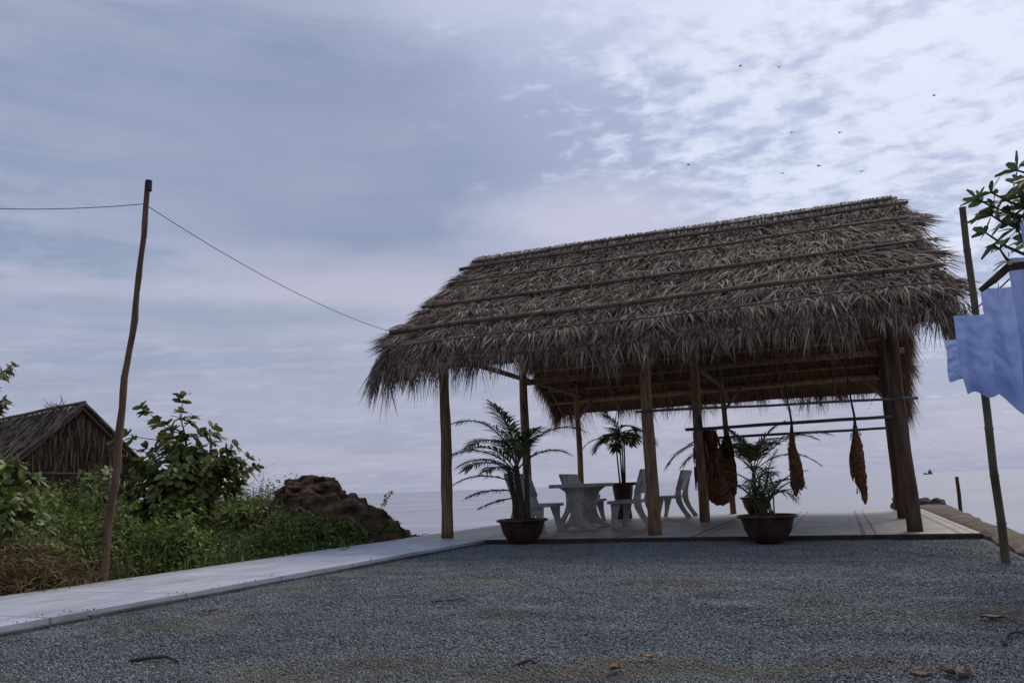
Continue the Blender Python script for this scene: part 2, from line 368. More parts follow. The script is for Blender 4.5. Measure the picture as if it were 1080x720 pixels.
me = bpy.data.meshes.new('gravel'); me.vertices.add(n*6); me.vertices.foreach_set('co', V.reshape(-1)); me.loops.add(len(F)); me.loops.foreach_set('vertex_index', F)
me.polygons.add(n*8); me.polygons.foreach_set('loop_start', (np.arange(n*8)*3).astype(np.int32)); me.update(calc_edges=True); me.materials.append(stones_mat())
go = bpy.data.objects.new('gravel', me); S.collection.objects.link(go); hutobj(go); tag(go, 'loose blue grey crushed stones covering the yard', 'gravel', kind='stuff')

# terrace slab and the pale path that leaves its left side
def slab(name, u0, v0, u1, v1, z, mt, zb=-1.6, step=.8, wob=.0):
    vs = []; nu = max(1, int((u1-u0)/step)); nv = max(1, int((v1-v0)/step)); m_ = M(); fs = []
    for j in range(nv+1):
        for i in range(nu+1):
            u = u0+(u1-u0)*i/nu; v = v0+(v1-v0)*j/nv
            if i == nu: u += wob*mnoise.noise((0, v*1.3, 5))
            if i == 0: u += wob*1.5*mnoise.noise((3, v*1.1, 9))
            vs.append((u, v, z))
    for j in range(nv):
        for i in range(nu): a = j*(nu+1)+i; fs.append((a, a+1, a+nu+2, a+nu+1))
    rim = [i for i in range(nu+1)]+[j*(nu+1)+nu for j in range(1, nv+1)]+[nv*(nu+1)+i for i in range(nu-1, -1, -1)]+[j*(nu+1) for j in range(nv-1, 0, -1)]
    b = len(vs)
    for r_ in rim: vs.append((vs[r_][0], vs[r_][1], zb))
    for q in range(len(rim)): q2 = (q+1) % len(rim); fs.append((rim[q2], rim[q], b+q, b+q2))
    return structure(hutobj(m_.add(vs, fs).build(name, mt)))
tile = paving_mat(False)
slab('terrace', .86, -.5, 7.2, 7.15, 0, tile)
slab('path', -.8, -60, .84, -.5, -.002, paving_mat(True), step=.4, wob=.035)
slab('terrace', -.8, -.495, .855, 7.15, -.001, tile, step=.8)
k = M(); 
for i in range(16):
    u = .88+i*(7.2-.88)/16; k.box((u, -.545+random.uniform(-.004, .004), -.2), (u+.39, -.503, -.004+random.uniform(-.004, 0)), .004)
structure(hutobj(k.build('kerb', kerbM)))
k = M()
for i in range(80):
    v = -.56-i*.75; k.box((.845+random.uniform(-.01, .005), v-.745, -.2), (.872+random.uniform(-.008, .012), v, -.03+random.uniform(-.012, .006)), .008)
structure(hutobj(k.build('path_kerb', mat('path_edge', [(.06, .06, .06), (.15, .15, .15)], 4, .9, .6))))
# rough sea wall along the right side and out beyond the terrace
vs = []; fs = []; nv = 150; prof = [(0, -.3), (0, .0), (.06, .03), (.2, .045), (.34, .03), (.42, -.03), (.62, -1.6)]
for j in range(nv+1):
    v = -30+ (42.8)*(j/nv); wd = 1+ .9*min(1, max(0, (v-2)/10)); 
    for q, (a, z) in enumerate(prof):
        nz = mnoise.noise((v*1.7, q*3.1, 0)); n2 = mnoise.noise((v*.5, 0, q*2))
        vs.append((7.21+(a*wd)+(.035*nz+.03*n2 if q > 0 else (0 if v < 7 else .0)), v, z+(.025*nz if 0 < q < 6 else 0)+(-.03 if v < -.6 and 0 < q < 6 else 0)))
m_ = len(prof)
for j in range(nv):
    for q in range(m_-1): a = j*m_+q; fs.append((a, a+1, a+m_+1, a+m_))
fs.append(tuple(nv*m_+q for q in range(m_)))
wl = hutobj(M().add(vs, fs).build('sea_wall', seawM, smooth=False)); tag(wl, 'low rough sandy concrete sea wall running out beside the terrace', 'wall')

# bank of soil left of the path
def bank_z(u, v):
    e = -.85-u
    z = -.10+.10*min(1, e/.8)+.28*min(1, max(0, (e-1)/4))+.25*min(1, max(0, (e-4)/8))
    shore = 1.6+max(0, e-2.4)*1.55
    z -= 1.9*min(1, max(0, (v-shore)/2.2))
    return z+.06*mnoise.noise((u*.8, v*.8, 1))
vs = []; fs = []; nu, nv = 70, 90
for j in range(nv+1):
    for i in range(nu+1):
        e = 60*(i/nu)**2; u = -.805-e; v = -50+ 95*(j/nv)**.8; vs.append((u, v, bank_z(u, v) if i else min(-.08, bank_z(u, v))))
for j in range(nv):
    for i in range(nu): a = j*(nu+1)+i; fs.append((a+1, a, a+nu+1, a+nu+2))
structure(hutobj(M().add(vs, fs).build('soil_bank', soilG, smooth=True)))

# ------------------------------------------------------------------ the thatched pavilion
pav = empty('thatched_pavilion', O, ROT); tag(pav, 'large open pavilion with shaggy thatched roof on wooden posts over the terrace', 'pavilion')
RU0, RU1 = -.72, 7.14; VR = 3.45
prof = [(3.45, 5.36), (3.1, 5.16), (2.4, 4.74), (1.3, 4.10), (.4, 3.57), (-.4, 3.07), (-.85, 2.74), (-.98, 2.56)]
pl = [0]
for a, b in zip(prof, prof[1:]): pl.append(pl[-1]+math.hypot(a[0]-b[0], a[1]-b[1]))
PL = pl[-1]; pa = np.array(prof); pl = np.array(pl)
def slope_pt(s, front=True):
    s = np.clip(s, 0, PL); v = np.interp(s, pl, pa[:, 0]); z = np.interp(s, pl, pa[:, 1])
    dv = np.interp(s+.05, pl, pa[:, 0])-np.interp(s-.05, pl, pa[:, 0]); dz = np.interp(s+.05, pl, pa[:, 1])-np.interp(s-.05, pl, pa[:, 1])
    l = np.hypot(dv, dz); dv, dz = dv/l, dz/l
    if not front: v = 2*VR-v; dv = -dv
    return v, z, dv, dz
def thatch_side(front, density, matt):
    # closed slab: outer skin, inner skin
    me_ = M(); sl_ = np.linspace(0, PL-.1, 14); nu = 30; vs = []; fs = []
    for lay, off in ((0, 0.0), (1, -.13)):
        for s_ in sl_:
            v, z, dv, dz = slope_pt(float(s_), front); nz = abs(dv); nvv = dz*(1 if dv < 0 else -1)
            nv_ = -dz*(-1 if dv < 0 else 1)
            for i in range(nu+1):
                u = RU0+(RU1-RU0)*i/nu; b = (.025*mnoise.noise((u*1.5, s_*2, lay*9)))
                vs.append((u, float(v), float(z)+off+b-.03))
    m_ = nu+1; K = len(sl_)
    for lay in (0, 1):
        for j in range(K-1):
            for i in range(nu): a = lay*K*m_+j*m_+i; fs.append((a, a+1, a+m_+1, a+m_))
    for j in range(K-1):
        for i in (0, nu): a = j*m_+i; b = a+K*m_; fs.append((a, a+m_, b+m_, b))
    for i in range(nu):
        a = (K-1)*m_+i; b = a+K*m_; fs.append((a, a+1, b+1, b))
    base_ = me_.add(vs, fs)
    # leaf strips in overlapping fronds
    out = []
    nf = int(2100*density)
    for _ in range(nf):
        s0 = math.floor(random.uniform(0, 12.99))*(PL-.3)/13+random.gauss(0, .035)-.02; u0 = random.uniform(RU0-.02, RU1+.02); nb = random.randint(14, 26)
        phi = random.gauss(0, .32); 
        if u0 < RU0+1.6: phi -= .55*(1-(u0-RU0)/1.6)*1.5
        if u0 > RU1-1.5: phi += .85*(1-(RU1-u0)/1.5)*.85
        phi += 1.15*mnoise.noise((u0*.85, s0*1.1, 4))+.5*mnoise.noise((u0*2.6, s0*2.4, 14))
        rib = random.uniform(.15, .5); ra = phi+random.choice((-1, 1))*random.uniform(.7, 1.4)
        tt = np.linspace(0, 1, nb); su = u0+np.sin(ra)*rib*(tt-.5); ss = s0+np.cos(ra)*rib*(tt-.5)*.6+R.normal(0, .02, nb)
        v, z, dv, dz = slope_pt(ss, front)
        an = phi+(tt-.5)*random.uniform(.1, 1.3)+R.normal(0, .12, nb)
        down = np.stack([np.zeros(nb), dv, dz], 1); nor = np.stack([np.zeros(nb), -dz*np.sign(dv)*1.0, np.abs(dv)], 1)
        nor = np.where(nor[:, 2:3] < 0, -nor, nor)
        # outward normal = perpendicular to 'down' pointing up
        nor = np.stack([np.zeros(nb), -dz*np.where(dv < 0, -1, 1)*-1*-1, np.abs(dv)], 1)
        across = np.array([1., 0, 0])
        d = down*np.cos(an)[:, None]+across*np.sin(an)[:, None]+nor*R.uniform(.05, .27, nb)[:, None]
        P = np.stack([su, v, z], 1)+nor*R.uniform(-.02, .03, nb)[:, None]
        P[:, 0] = np.clip(P[:, 0], RU0-.05, RU1+.05-.22*np.clip(1-ss/1.1, 0, 1)**1.5)
        out.append(blades(P, d, R.uniform(.26, .52, nb), R.uniform(.014, .032, nb), N=nrm(nor+R.normal(0, .28, (nb, 3))), droop=R.uniform(.1, .4, nb), lift=.03))
    # hanging fringe along the eave
    nt = int(430*density)
    for _ in range(nt):
        u0 = random.uniform(RU0-.02, RU1+.15); lenf = random.uniform(.25, .5)*(1.0+.55*max(0, mnoise.noise((u0*1.6, 3 if front else 8, 0))*2))
        if front and u0 < RU0+1.0: lenf *= 1.15
        if front and 1.2 < u0: lenf *= .72
        nb = random.randint(10, 30); tilt = random.gauss(0, .25); lenf *= random.choice((.55, .8, 1, 1, 1.25))
        s0 = PL-random.uniform(.0, .5)
        v, z, dv, dz = slope_pt(np.full(nb, s0)+R.uniform(-.08, .08, nb), front)
        P = np.stack([u0+R.normal(0, .05, nb), v, z-.02], 1)
        d = np.stack([tilt+R.normal(0, .22, nb), dv*R.uniform(.25, .9, nb), np.full(nb, -1.)], 1)
        out.append(blades(P, d, lenf*R.uniform(.35, 1.15, nb)*.92, R.uniform(.006, .016, nb), N=R.normal(size=(nb, 3)), droop=.25))
    # fringe on both gable verges
    for end, sg in ((RU0, -1), (RU1, 1)):
        for _ in range(int(300 if not (sg > 0 and not front) else 620)):
            s0 = random.uniform(.0, PL-.05); nb = random.randint(12, 22); fr = s0/PL
            v, z, dv, dz = slope_pt(np.full(nb, s0)+R.uniform(-.1, .1, nb), front)
            P = np.stack([end-sg*(R.uniform(0, .15, nb)+.16*max(0, 1-s0/1.0)), v, z-R.uniform(0, .12, nb)], 1)
            out_ = random.uniform(.45, 1.0)*(1 if fr < .75 else .7); 
            d = np.stack([sg*(out_+R.normal(0, .15, nb)), dv*R.uniform(.3, 1.1, nb), -R.uniform(.35, 1.3, nb)], 1)
            lf = random.uniform(.2, .38)*(1+.5*fr)
            if sg < 0 and front: d[:, 0] *= .35; lf *= .85
            if sg > 0 and front: d[:, 0] *= .6; d[:, 2] *= 1.3
            if sg > 0 and not front: d[:, 0] *= .7; d[:, 2] *= 1.5; lf *= 1.5
            out.append(blades(P, d, lf*R.uniform(.4, 1.15, nb), R.uniform(.007, .016, nb), N=R.normal(size=(nb, 3)), droop=.45))
    A = np.concatenate(out)
    q = quads('thatch', A, matt, pav, per=6); return base_, q
thatchR = mat('brown_thatch', [(.035, .02, .012), (.13, .07, .04), (.30, .17, .095), (.50, .34, .22)], 4.5, .85, 0, island=.5, trans=.3)
for front, dens in ((True, 1.0), (False, .55)):
    b_, q = thatch_side(front, dens, thatchM if front else thatchR)
    b_.build('thatch_mat', matM, pav)
# leaves hanging on the underside of both slopes (rows of shingled leaf)
out = []
for front in (True, False):
    for s0 in np.arange(.3, PL-.55, .22):
        nb = 330; u = R.uniform(RU0, RU1, nb); v, z, dv, dz = slope_pt(np.full(nb, s0), front)
        P = np.stack([u, v, z-.175], 1); d = np.stack([R.normal(0, .12, nb), dv, dz-.04], 1)
        out.append(blades(P, d, R.uniform(.2, .34, nb), R.uniform(.02, .045, nb), N=nrm(np.stack([R.normal(0, .15, nb), np.zeros(nb)-dz, np.abs(dv)], 1)), droop=.02, tip=.5))
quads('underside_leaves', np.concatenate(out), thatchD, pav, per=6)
# ridge cap
cap = []
nb = 2600; u = np.sort(R.uniform(-.88, 7.03, nb)); sgn = np.where(R.uniform(size=nb) > .4, -1, 1)
P = np.stack([u, VR-sgn*-.0+R.normal(0, .02, nb), 5.46+R.uniform(-.02, .035, nb)], 1)
d = np.stack([R.normal(0, .09, nb), sgn*.82, np.full(nb, -.46)], 1)
cap.append(blades(P, d, R.uniform(.30, .46, nb), R.uniform(.018, .034, nb), N=nrm(np.stack([R.normal(0, .3, nb), sgn*.4, np.full(nb, .8)], 1)), droop=.12, tip=.6, base=1))
quads('ridge_cap', np.concatenate(cap), capM, pav, per=6)
mm = M(); mm.tube([(RU0-.02+i*(RU1-RU0)/12, VR, 5.37+random.uniform(-.01, .01)) for i in range(13)], .09, 8); mm.build('ridge_roll', capM, pav)

def wavy(p, q, r0, r1, n=10, amp=.02, sides=8):
    p, q = Vector(p), Vector(q); sd = random.uniform(0, 99); pts = []
    for i in range(n+1):
        a = i/n; pts.append(p.lerp(q, a)+Vector((mnoise.noise((a*3, sd, 0)), mnoise.noise((a*3, sd, 5)), mnoise.noise((a*3, sd, 9))))*amp*(1 if 0 < i < n else .3))
    return M().tube(pts, [(r0+(r1-r0)*i/n)*random.uniform(.95, 1.05) for i in range(n+1)], sides)
# battens laid over the front thatch, read from the photo (v, z, end u's, radius)
for v, z, u0, u1, r_ in ((3.17, 5.33, -.86, 7.03, .032), (2.8, 5.10, -.97, 7.22, .034), (1.95, 4.60, -.80, 7.1, .024), (.85, 3.93, -.82, 7.15, .032), (-.2, 3.31, -.86, 7.2, .038), (-.72, 2.97, -.70, 7.1, .015)):
    wavy((u0, v, z-.02), (u1, v, z+.02), r_, r_*.8, 16, .05).build('batten', battM, pav, smooth=True)
for v, z in ((3.75, 5.33), (4.2, 5.06), (5.6, 4.2), (7.1, 3.31)): wavy((-.9, v, z), (7.1, v, z), .034, .028, 12, .04).build('batten', battM, pav, smooth=True)
tie = M()
for v, z in ((3.17, 5.33), (2.8, 5.10), (.85, 3.93), (-.2, 3.31)):
    for u in np.arange(-.4, 7.1, 1.18):
        u += random.uniform(-.2, .2); tie = M().tube([(u, v+.05*math.cos(a), z+.052*math.sin(a)) for a in np.linspace(0, 5.8, 9)], .007, 5); tie.build('tie', ropeM, pav)
# posts 3 x 3
posts = {}
for j, v in enumerate((0, 3.45, 6.9)):
    for i, u in enumerate((0, 3.27, 6.6)):
        u_ = {(0, 1): 3.24, (0, 2): 6.54, (1, 0): .05, (1, 1): 3.41, (1, 2): 6.63, (2, 0): .1, (2, 1): 3.5, (2, 2): 6.75}.get((j, i), u)
        r_ = (.088, .085, .068)[j]
        if (j, i) == (2, 1): r_ = .062
        top_ = 3.12 if j == 0 else (4.9 if j == 1 and i != 1 else 3.1)
        if (j, i) == (1, 1): top_ = 4.95
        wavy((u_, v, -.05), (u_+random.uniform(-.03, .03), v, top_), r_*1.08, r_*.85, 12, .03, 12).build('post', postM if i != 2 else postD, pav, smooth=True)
        posts[j, i] = u_
# ring beams, tie beams, purlins, rafters, braces
for v, z, r_ in ((.02, 2.90, .05), (3.45, 2.78, .06), (6.9, 2.74, .055)): wavy((.08, v+.09, z), (6.95, v+.09, z), r_, r_*.85, 14, .03).build('beam', postM, pav, smooth=True)
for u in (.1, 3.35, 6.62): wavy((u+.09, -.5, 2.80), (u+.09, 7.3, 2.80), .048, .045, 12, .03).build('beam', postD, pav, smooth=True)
for sgn in (-1, 1):
    for dv_, r_ in ((3.9, .045), (3.5, .03), (2.8, .04), (2.0, .04), (1.1, .04), (.25, .045)):
        z = 5.36-.6*dv_-.26 - (.0 if dv_ < 3 else .02)
        wavy((-.78, VR+sgn*dv_, z), (6.98, VR+sgn*dv_, z), r_, r_*.9, 12, .03).build('purlin', postM, pav, smooth=True)
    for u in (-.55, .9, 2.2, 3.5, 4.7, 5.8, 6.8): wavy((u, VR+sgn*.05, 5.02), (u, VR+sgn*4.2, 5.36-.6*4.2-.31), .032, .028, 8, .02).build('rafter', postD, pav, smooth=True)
for i in range(3):
    u = posts[2, i]
    for s_ in ((-1, 1), (1,), (-1,))[i] if i else (1,): wavy((u, 6.86, 2.25), (u+.38*s_, 6.92, 2.70), .035, .03, 5, .01).build('brace', postM, pav, smooth=True)
# rails between the posts for the hammocks
wavy((3.1, -.1, 1.73), (6.75, -.1, 1.66), .018, .017, 8, .02).build('rail', railM, pav, smooth=True)
wavy((3.2, 3.35, 1.65), (6.72, 3.35, 1.66), .030, .028, 8, .02).build('rail', railM, pav, smooth=True)
wavy((3.3, 6.8, 1.64), (6.85, 6.8, 1.65), .030, .028, 8, .02).build('rail', railM, pav, smooth=True)

# ------------------------------------------------------------------ concrete table and benches
def make_table():
    t_ = empty('concrete_table', W(1.60, 2.05), ROT); tag(t_, 'grey concrete table with curved pedestal legs between the benches', 'table')
    M().box((-.37, -.74, .69), (.36, .74, .75), .012).build('tabletop', concM, t_)
    lv = [(.0, .20, .325), (.03, .17, .32), (.05, .12, .275), (.075, .05, .225), (.10, 0, .185), (.16, 0, .13), (.24, 0, .095), (.34, 0, .08), (.44, 0, .085), (.54, 0, .11), (.62, 0, .16), (.67, 0, .23), (.69, 0, .27)]
    for y in (-.46, .46):
        m_ = M()
        for s_ in (-1, 1):
            vs = []; fs = []
            for (z, a, b) in lv: vs += [(s_*a, y-.045, z), (s_*b, y-.045, z), (s_*b, y+.045, z), (s_*a, y+.045, z)]
            for q in range(len(lv)-1):
                o_ = q*4; fs += [(o_, o_+1, o_+5, o_+4), (o_+1, o_+2, o_+6, o_+5), (o_+2, o_+3, o_+7, o_+6)]
                if lv[q][1] > 0: fs.append((o_+3, o_, o_+4, o_+7))
            fs.append((0, 1, 2, 3)); m_.add(vs, fs)
        m_.build('pedestal_leg', concM, t_)
    M().box((-.035, -.42, .25), (.035, .42, .33), .008).build('stretcher', concM, t_)
    return t_
make_table()
def make_bench(label, L=1.15):
    b = empty('concrete_bench'); tag(b, label, 'bench', 'concrete benches around the table')
    M().box((-.16, -L/2, .395), (.31, L/2, .445), .012).build('seat', concM, b)
    for y in (-L/2+.16, L/2-.16):
        M().ribbon([(-.36, .0), (-.355, .035), (-.31, .10), (-.24, .21), (-.19, .33), (-.175, .45), (-.20, .60), (-.27, .78)], [.10, .10, .085, .09, .11, .12, .09, .06], y-.04, y+.04).build('rear_leg', concM, b)
        M().ribbon([(.27, 0), (.25, .08), (.22, .24), (.20, .395)], [.08, .07, .10, .16], y-.038, y+.038).build('front_leg', concM, b)
    bk = M(); bm = bmesh.new(); bmesh.ops.create_cube(bm, size=1)
    for v in bm.verts: v.co = Vector((v.co.x*.045, v.co.y*L, v.co.z*.42))
    bmesh.ops.bevel(bm, geom=bm.edges[:], offset=.012, segments=2, affect='EDGES')
    bm.transform(Matrix.Translation((-.245, 0, .755)) @ Matrix.Rotation(rad(-19), 4, 'Y')); bk.bm(bm).build('backrest', concM, b)
    return b
b1 = make_bench('concrete bench with red lettering on its back, behind the potted palm on the left')
for r_, (zz_, n_) in enumerate(((.10, 5), (.045, 7), (-.01, 6), (-.065, 4))):
    y = .12; ins = M(); pts = []
    for i in range(n_):
        wd = random.uniform(.015, .035); ins.box((.0235, y, zz_-.014), (.026, y+wd, zz_+.014)); y += wd+.014
    io = ins.build('text_line', redM, b1); io.location = (-.245, 0, .755); io.rotation_euler = (0, rad(-19), 0)
def put(o, u, v, rz=0, z=0): o.location = W(u, v, z); o.rotation_euler = (0, 0, ROT+rz)
put(b1, .98, 1.34)
def bench_copy(label, u, v, rz):
    b = copy_tree(b1); b['label'] = label
    for c in list(b.children):
        if c.name.startswith('text_line'): bpy.data.objects.remove(c)
    put(b, u, v, rz); return b
bench_copy('concrete bench seen over the table top, a white cushion on its seat', .92, 4.35, 0)
bench_copy('concrete bench partly hidden by the middle front post, right of the table', 2.36, 2.45, math.pi)
bench_copy('farthest concrete bench, between the middle front post and the hammock', 2.46, 5.65, math.pi)
cu = M(); cu.lathe([(.001, 0), (.13, .0), (.17, .04), (.16, .09), (.10, .125), (.001, .135)], 20)
for i, p in enumerate(cu.v): cu.v[i] = (p[0]*.9, p[1]*1.25, p[2]+.01*mnoise.noise((p[0]*9, p[1]*9, 0)))
c_ = cu.build('cushion', cushM, smooth=True); put(c_, 1.02, 4.62, 0, .446); tag(c_, 'white rounded cushion on the bench seat behind the table', 'cushion')

# ------------------------------------------------------------------ potted palms
def frond(name, L, droop, az, base, parent, nl=26, ll=.30, el=70, width=.018, curl=1.0, msh=None):
    """arching palm frond: a stalk with leaflets on both sides"""
    a = rad(az); pts = []; p = Vector(base); e = rad(el); st = L/12
    for i in range(13):
        pts.append(p.copy()); d = Vector((math.cos(a)*math.cos(e), math.sin(a)*math.cos(e), math.sin(e))); p = p+d*st; e -= rad(droop)/12*(1+.6*i/12)
    P = []; Dd = []; Ls = []; Nn = []
    for k in range(nl):
        f = .22+.78*k/(nl-1); x = f*12; i = min(11, int(x)); q = pts[i].lerp(pts[i+1], x-i) if i < 12 else pts[12]
        tan = (pts[i+1]-pts[i]).normalized(); sd = tan.cross(Vector((0, 0, 1))); sd = sd.normalized() if sd.length > .05 else Vector((-math.sin(a), math.cos(a), 0)); up = sd.cross(tan)
        for s_ in (-1, 1):
            dd_ = (sd*s_*.8+tan*(.55+.5*f)+up*.22+Vector((random.gauss(0, .07), random.gauss(0, .07), random.gauss(0, .07))))
            P.append(q); Dd.append(dd_); Ls.append(ll*math.sin(math.pi*(.18+.74*f))**.7*random.uniform(.85, 1.1)); Nn.append(up+sd*s_*-.3)
    n = len(P); A = blades(np.array([tuple(x) for x in P]), np.array([tuple(x) for x in Dd]), np.array(Ls), width, N=nrm(np.array([tuple(x) for x in Nn])), droop=.35*curl, base=.6, tip=.08)
    fr = quads(name, A, palmM, parent, per=6)
    M().tube(pts, [.011*(1-.8*i/12)+.002 for i in range(13)], 5).build('stalk', rachM, fr)
    return fr
def pot(parent, r=.38, h=.36):
    prof = [(.001, 0), (r*.45, 0), (r*.55, .02), (r*.78, h*.42), (r*.88, h*.80), (r*.90, h*.86), (r*1.02, h*.90), (r*1.03, h*.97), (r*.95, h), (r*.86, h*.97), (r*.80, h*.80), (.001, h*.80)]
    p = M().lathe(prof, 40).build('pot', potM, parent, smooth=True)
    s = M(); 
    s.lathe([(.001, h*.86+.06), (r*.3, h*.86+.055), (r*.6, h*.86+.02), (r*.84, h*.84)], 24)
    for i, q in enumerate(s.v): s.v[i] = (q[0], q[1], q[2]+.03*mnoise.noise((q[0]*12, q[1]*12, 0)))
    s.build('soil', soilM, parent, smooth=True)
pA = empty('potted_palm', W(1.44, -.50, -.055), ROT); tag(pA, 'tall feathery palm in a round brown clay bowl at the left front corner', 'potted palm', 'potted palms around the terrace')
pot(pA, .36, .34)
tr = M(); 
for q in ((0, 0, -.06, .045), (.07, .03, .02, .035), (-.08, .02, -.12, .035)):
    tr.tube([(q[0], q[1], .3), (q[0]+q[2]*.3, q[1], .6), (q[0]+q[2], q[1], 1.1)], [q[3]*1.5, q[3]*1.15, q[3]*.8], 9, jit=.12)
tr.build('trunk', trunkM, pA)
for az, el, L, dr, bz, ll in ((172, 72, 1.18, 95, .85, .32), (185, 50, .98, 85, .75, .28), (160, 62, 1.0, 110, .85, .3), (200, 28, .82, 65, .60, .24), (178, 10, .7, 35, .5, .2),
                          (10, 66, 1.10, 108, .85, .26), (-30, 72, .75, 70, .8, .28), (90, 70, .9, 80, .8, .3), (235, 60, .8, 90, .75, .3), (130, 68, .9, 90, .75, .3), (255, 50, .7, 90, .6, .24), (190, -5, .5, 20, .42, .18), (150, 82, 1.05, 70, .9, .3), (165, 40, .9, 80, .7, .28), (20, 50, .75, 90, .8, .26), (175, 88, .95, 60, .9, .3), (220, 40, .8, 80, .75, .26)):
    frond('frond', L*1.15, dr*.72, az, (-.05, 0, bz+.22), pA, 32, ll*1.3, el, .023)
pB = empty('potted_palm', W(4.84, -.50-.40, -.055), ROT); tag(pB, 'low bushy palm with fine leaves in a clay bowl by the right hammocks', 'potted palm', 'potted palms around the terrace')
pot(pB, .355, .34)
stm = M()
for _ in range(6):
    a = random.uniform(0, 6.28); x_, y_ = .16*math.cos(a)*random.random(), .16*math.sin(a)*random.random(); tl = random.uniform(-.22, .22)
    hh = random.uniform(.25, .5); stm.tube([(x_, y_, .28), (x_+tl*.4, y_, .28+hh*.5), (x_+tl, y_, .28+hh)], [.011, .009, .006], 6)
    for q in range(3): frond('frond', random.uniform(.3, .5), random.uniform(50, 100), random.uniform(0, 360), (x_+tl, y_, .28+hh*random.uniform(.5, 1)), pB, 11, random.uniform(.14, .2), random.uniform(35, 80), .017)
stm.build('cane', rachM, pB)
for az, el, L, dr in ((15, 70, .72, 90), (170, 72, .70, 85), (60, 80, .8, 60), (120, 76, .78, 70), (200, 62, .66, 80), (-20, 60, .62, 75)): frond('frond', L*1.15, dr*.7, az, (random.uniform(-.08, .08), 0, .34), pB, 20, .17, el+6, .013)
# tall slim palm in a deep dark pot at the back
pC = empty('potted_palm', W(1.42, 5.55, 0), ROT); tag(pC, 'slim tall palm with bare canes in a deep dark pot behind the table', 'potted palm', 'potted palms around the terrace')
M().lathe([(.001, 0), (.16, 0), (.17, .05), (.15, .2), (.2, .5), (.22, .68), (.32, .70), (.32, .75), (.2, .74), (.19, .68), (.001, .66)], 30).build('pot', potM, pC, smooth=True)
cn = M()
for x_, tx, tz in ((-.05, -.10, 1.65), (.0, -.02, 1.82), (.05, .09, 1.72), (.02, .04, 1.5)): cn.tube([(x_, 0, .66), ((x_+tx)/2, .01, 1.1), (tx, 0, tz)], [.02, .017, .014], 7)
cn.build('cane', trunkM, pC)
for k_ in range(15): frond('frond', random.uniform(.5, .85), random.uniform(45, 95), k_*24+random.uniform(-9, 9), (random.uniform(-.1, .1), 0, random.uniform(1.45, 1.85)), pC, 20, .30, random.uniform(5, 80), .028)
# large palm behind the hammocks
pD = empty('potted_palm', W(4.05, 6.3, 0), ROT); tag(pD, 'wide arching palm standing behind the hammocks at the back of the terrace', 'potted palm', 'potted palms around the terrace')
pot(pD, .32, .36)
M().tube([(0, 0, .3), (-.02, 0, .55), (0, 0, .85)], [.07, .05, .035], 9, jit=.1).build('trunk', trunkM, pD)
for az, el, L, dr in ((178, 60, 2.0, 150), (186, 72, 1.7, 150), (170, 55, 1.6, 130), (5, 58, 1.7, 95), (-8, 68, 1.5, 120), (2, 45, 1.3, 110), (60, 72, 1.1, 90), (120, 72, 1.2, 95), (250, 70, 1.0, 100), (300, 66, 1.1, 100), (160, 80, 1.1, 60), (20, 80, 1.2, 70)):
    frond('frond', L*1.1, dr*.66, az, (0, 0, .85), pD, 40, .46, el, .032)

# ------------------------------------------------------------------ hammocks hung on the rails
def hammock_slung():
    n, m_ = 40, 14; vs = []; fs = []
    for i in range(n+1):
        a = i/n; v = 3.45+.05+a*3.2; sag = 1.42*(1-(2*a-.86)**2/(.86**2 if a < .43 else 1.14**2)); z = 1.68-max(0, sag) if a < .43 else 1.68-max(0, sag)
        wdt = .05+.21*math.sin(math.pi*min(1, a*1.02))**.5; dep = .10*math.sin(math.pi*a)**.5
        for k_ in range(m_+1):
            b = k_/m_*2-1
            vs.append((3.52+b*wdt+.02*mnoise.noise((i*.5, k_, 0)), v+.04*mnoise.noise((k_*.6, i*.3, 2)), z+dep*(b*b)*1.6+.035*mnoise.noise((k_*.9, i*.4, 7))))
    for i in range(n):
        for k_ in range(m_): q = i*(m_+1)+k_; fs.append((q, q+1, q+m_+2, q+m_+1))
    return vs, fs
h1 = empty('hammock', O, ROT); tag(h1, 'dark net hammock slung low between the middle post and the back post', 'hammock')
vs, fs = hammock_slung(); o = M().add(vs, fs).build('net', hamM, h1, smooth=False); md = o.modifiers.new('t', 'SOLIDIFY'); md.thickness = .02
tl = []
nb = 700; a = R.uniform(.03, .5, nb)
for i in range(nb):                                    # the bunched near end hangs in thick folds
    ai = a[i]; tl.append((3.50+random.uniform(-.2, .2), 3.45+random.uniform(-.05, .28)+max(0, ai-.25)*1.4, 1.66-random.uniform(0, .75)))
P = np.array(tl); quads('bunched_end', blades(P, np.stack([R.normal(.04, .08, nb), R.uniform(.0, .25, nb), -np.ones(nb)], 1), R.uniform(.2, .42, nb), R.uniform(.02, .05, nb), droop=.1, tip=.6), hamM, h1, per=6)
M().tube([(3.47, 3.4, 1.66), (3.47, 3.38, 1.85), (3.45, 3.45, 2.0)], .02, 6).tube([(3.5, 6.62, 1.6), (3.5, 6.8, 1.75), (3.5, 6.88, 1.8)], .018, 6).build('rope', ropeM, h1)
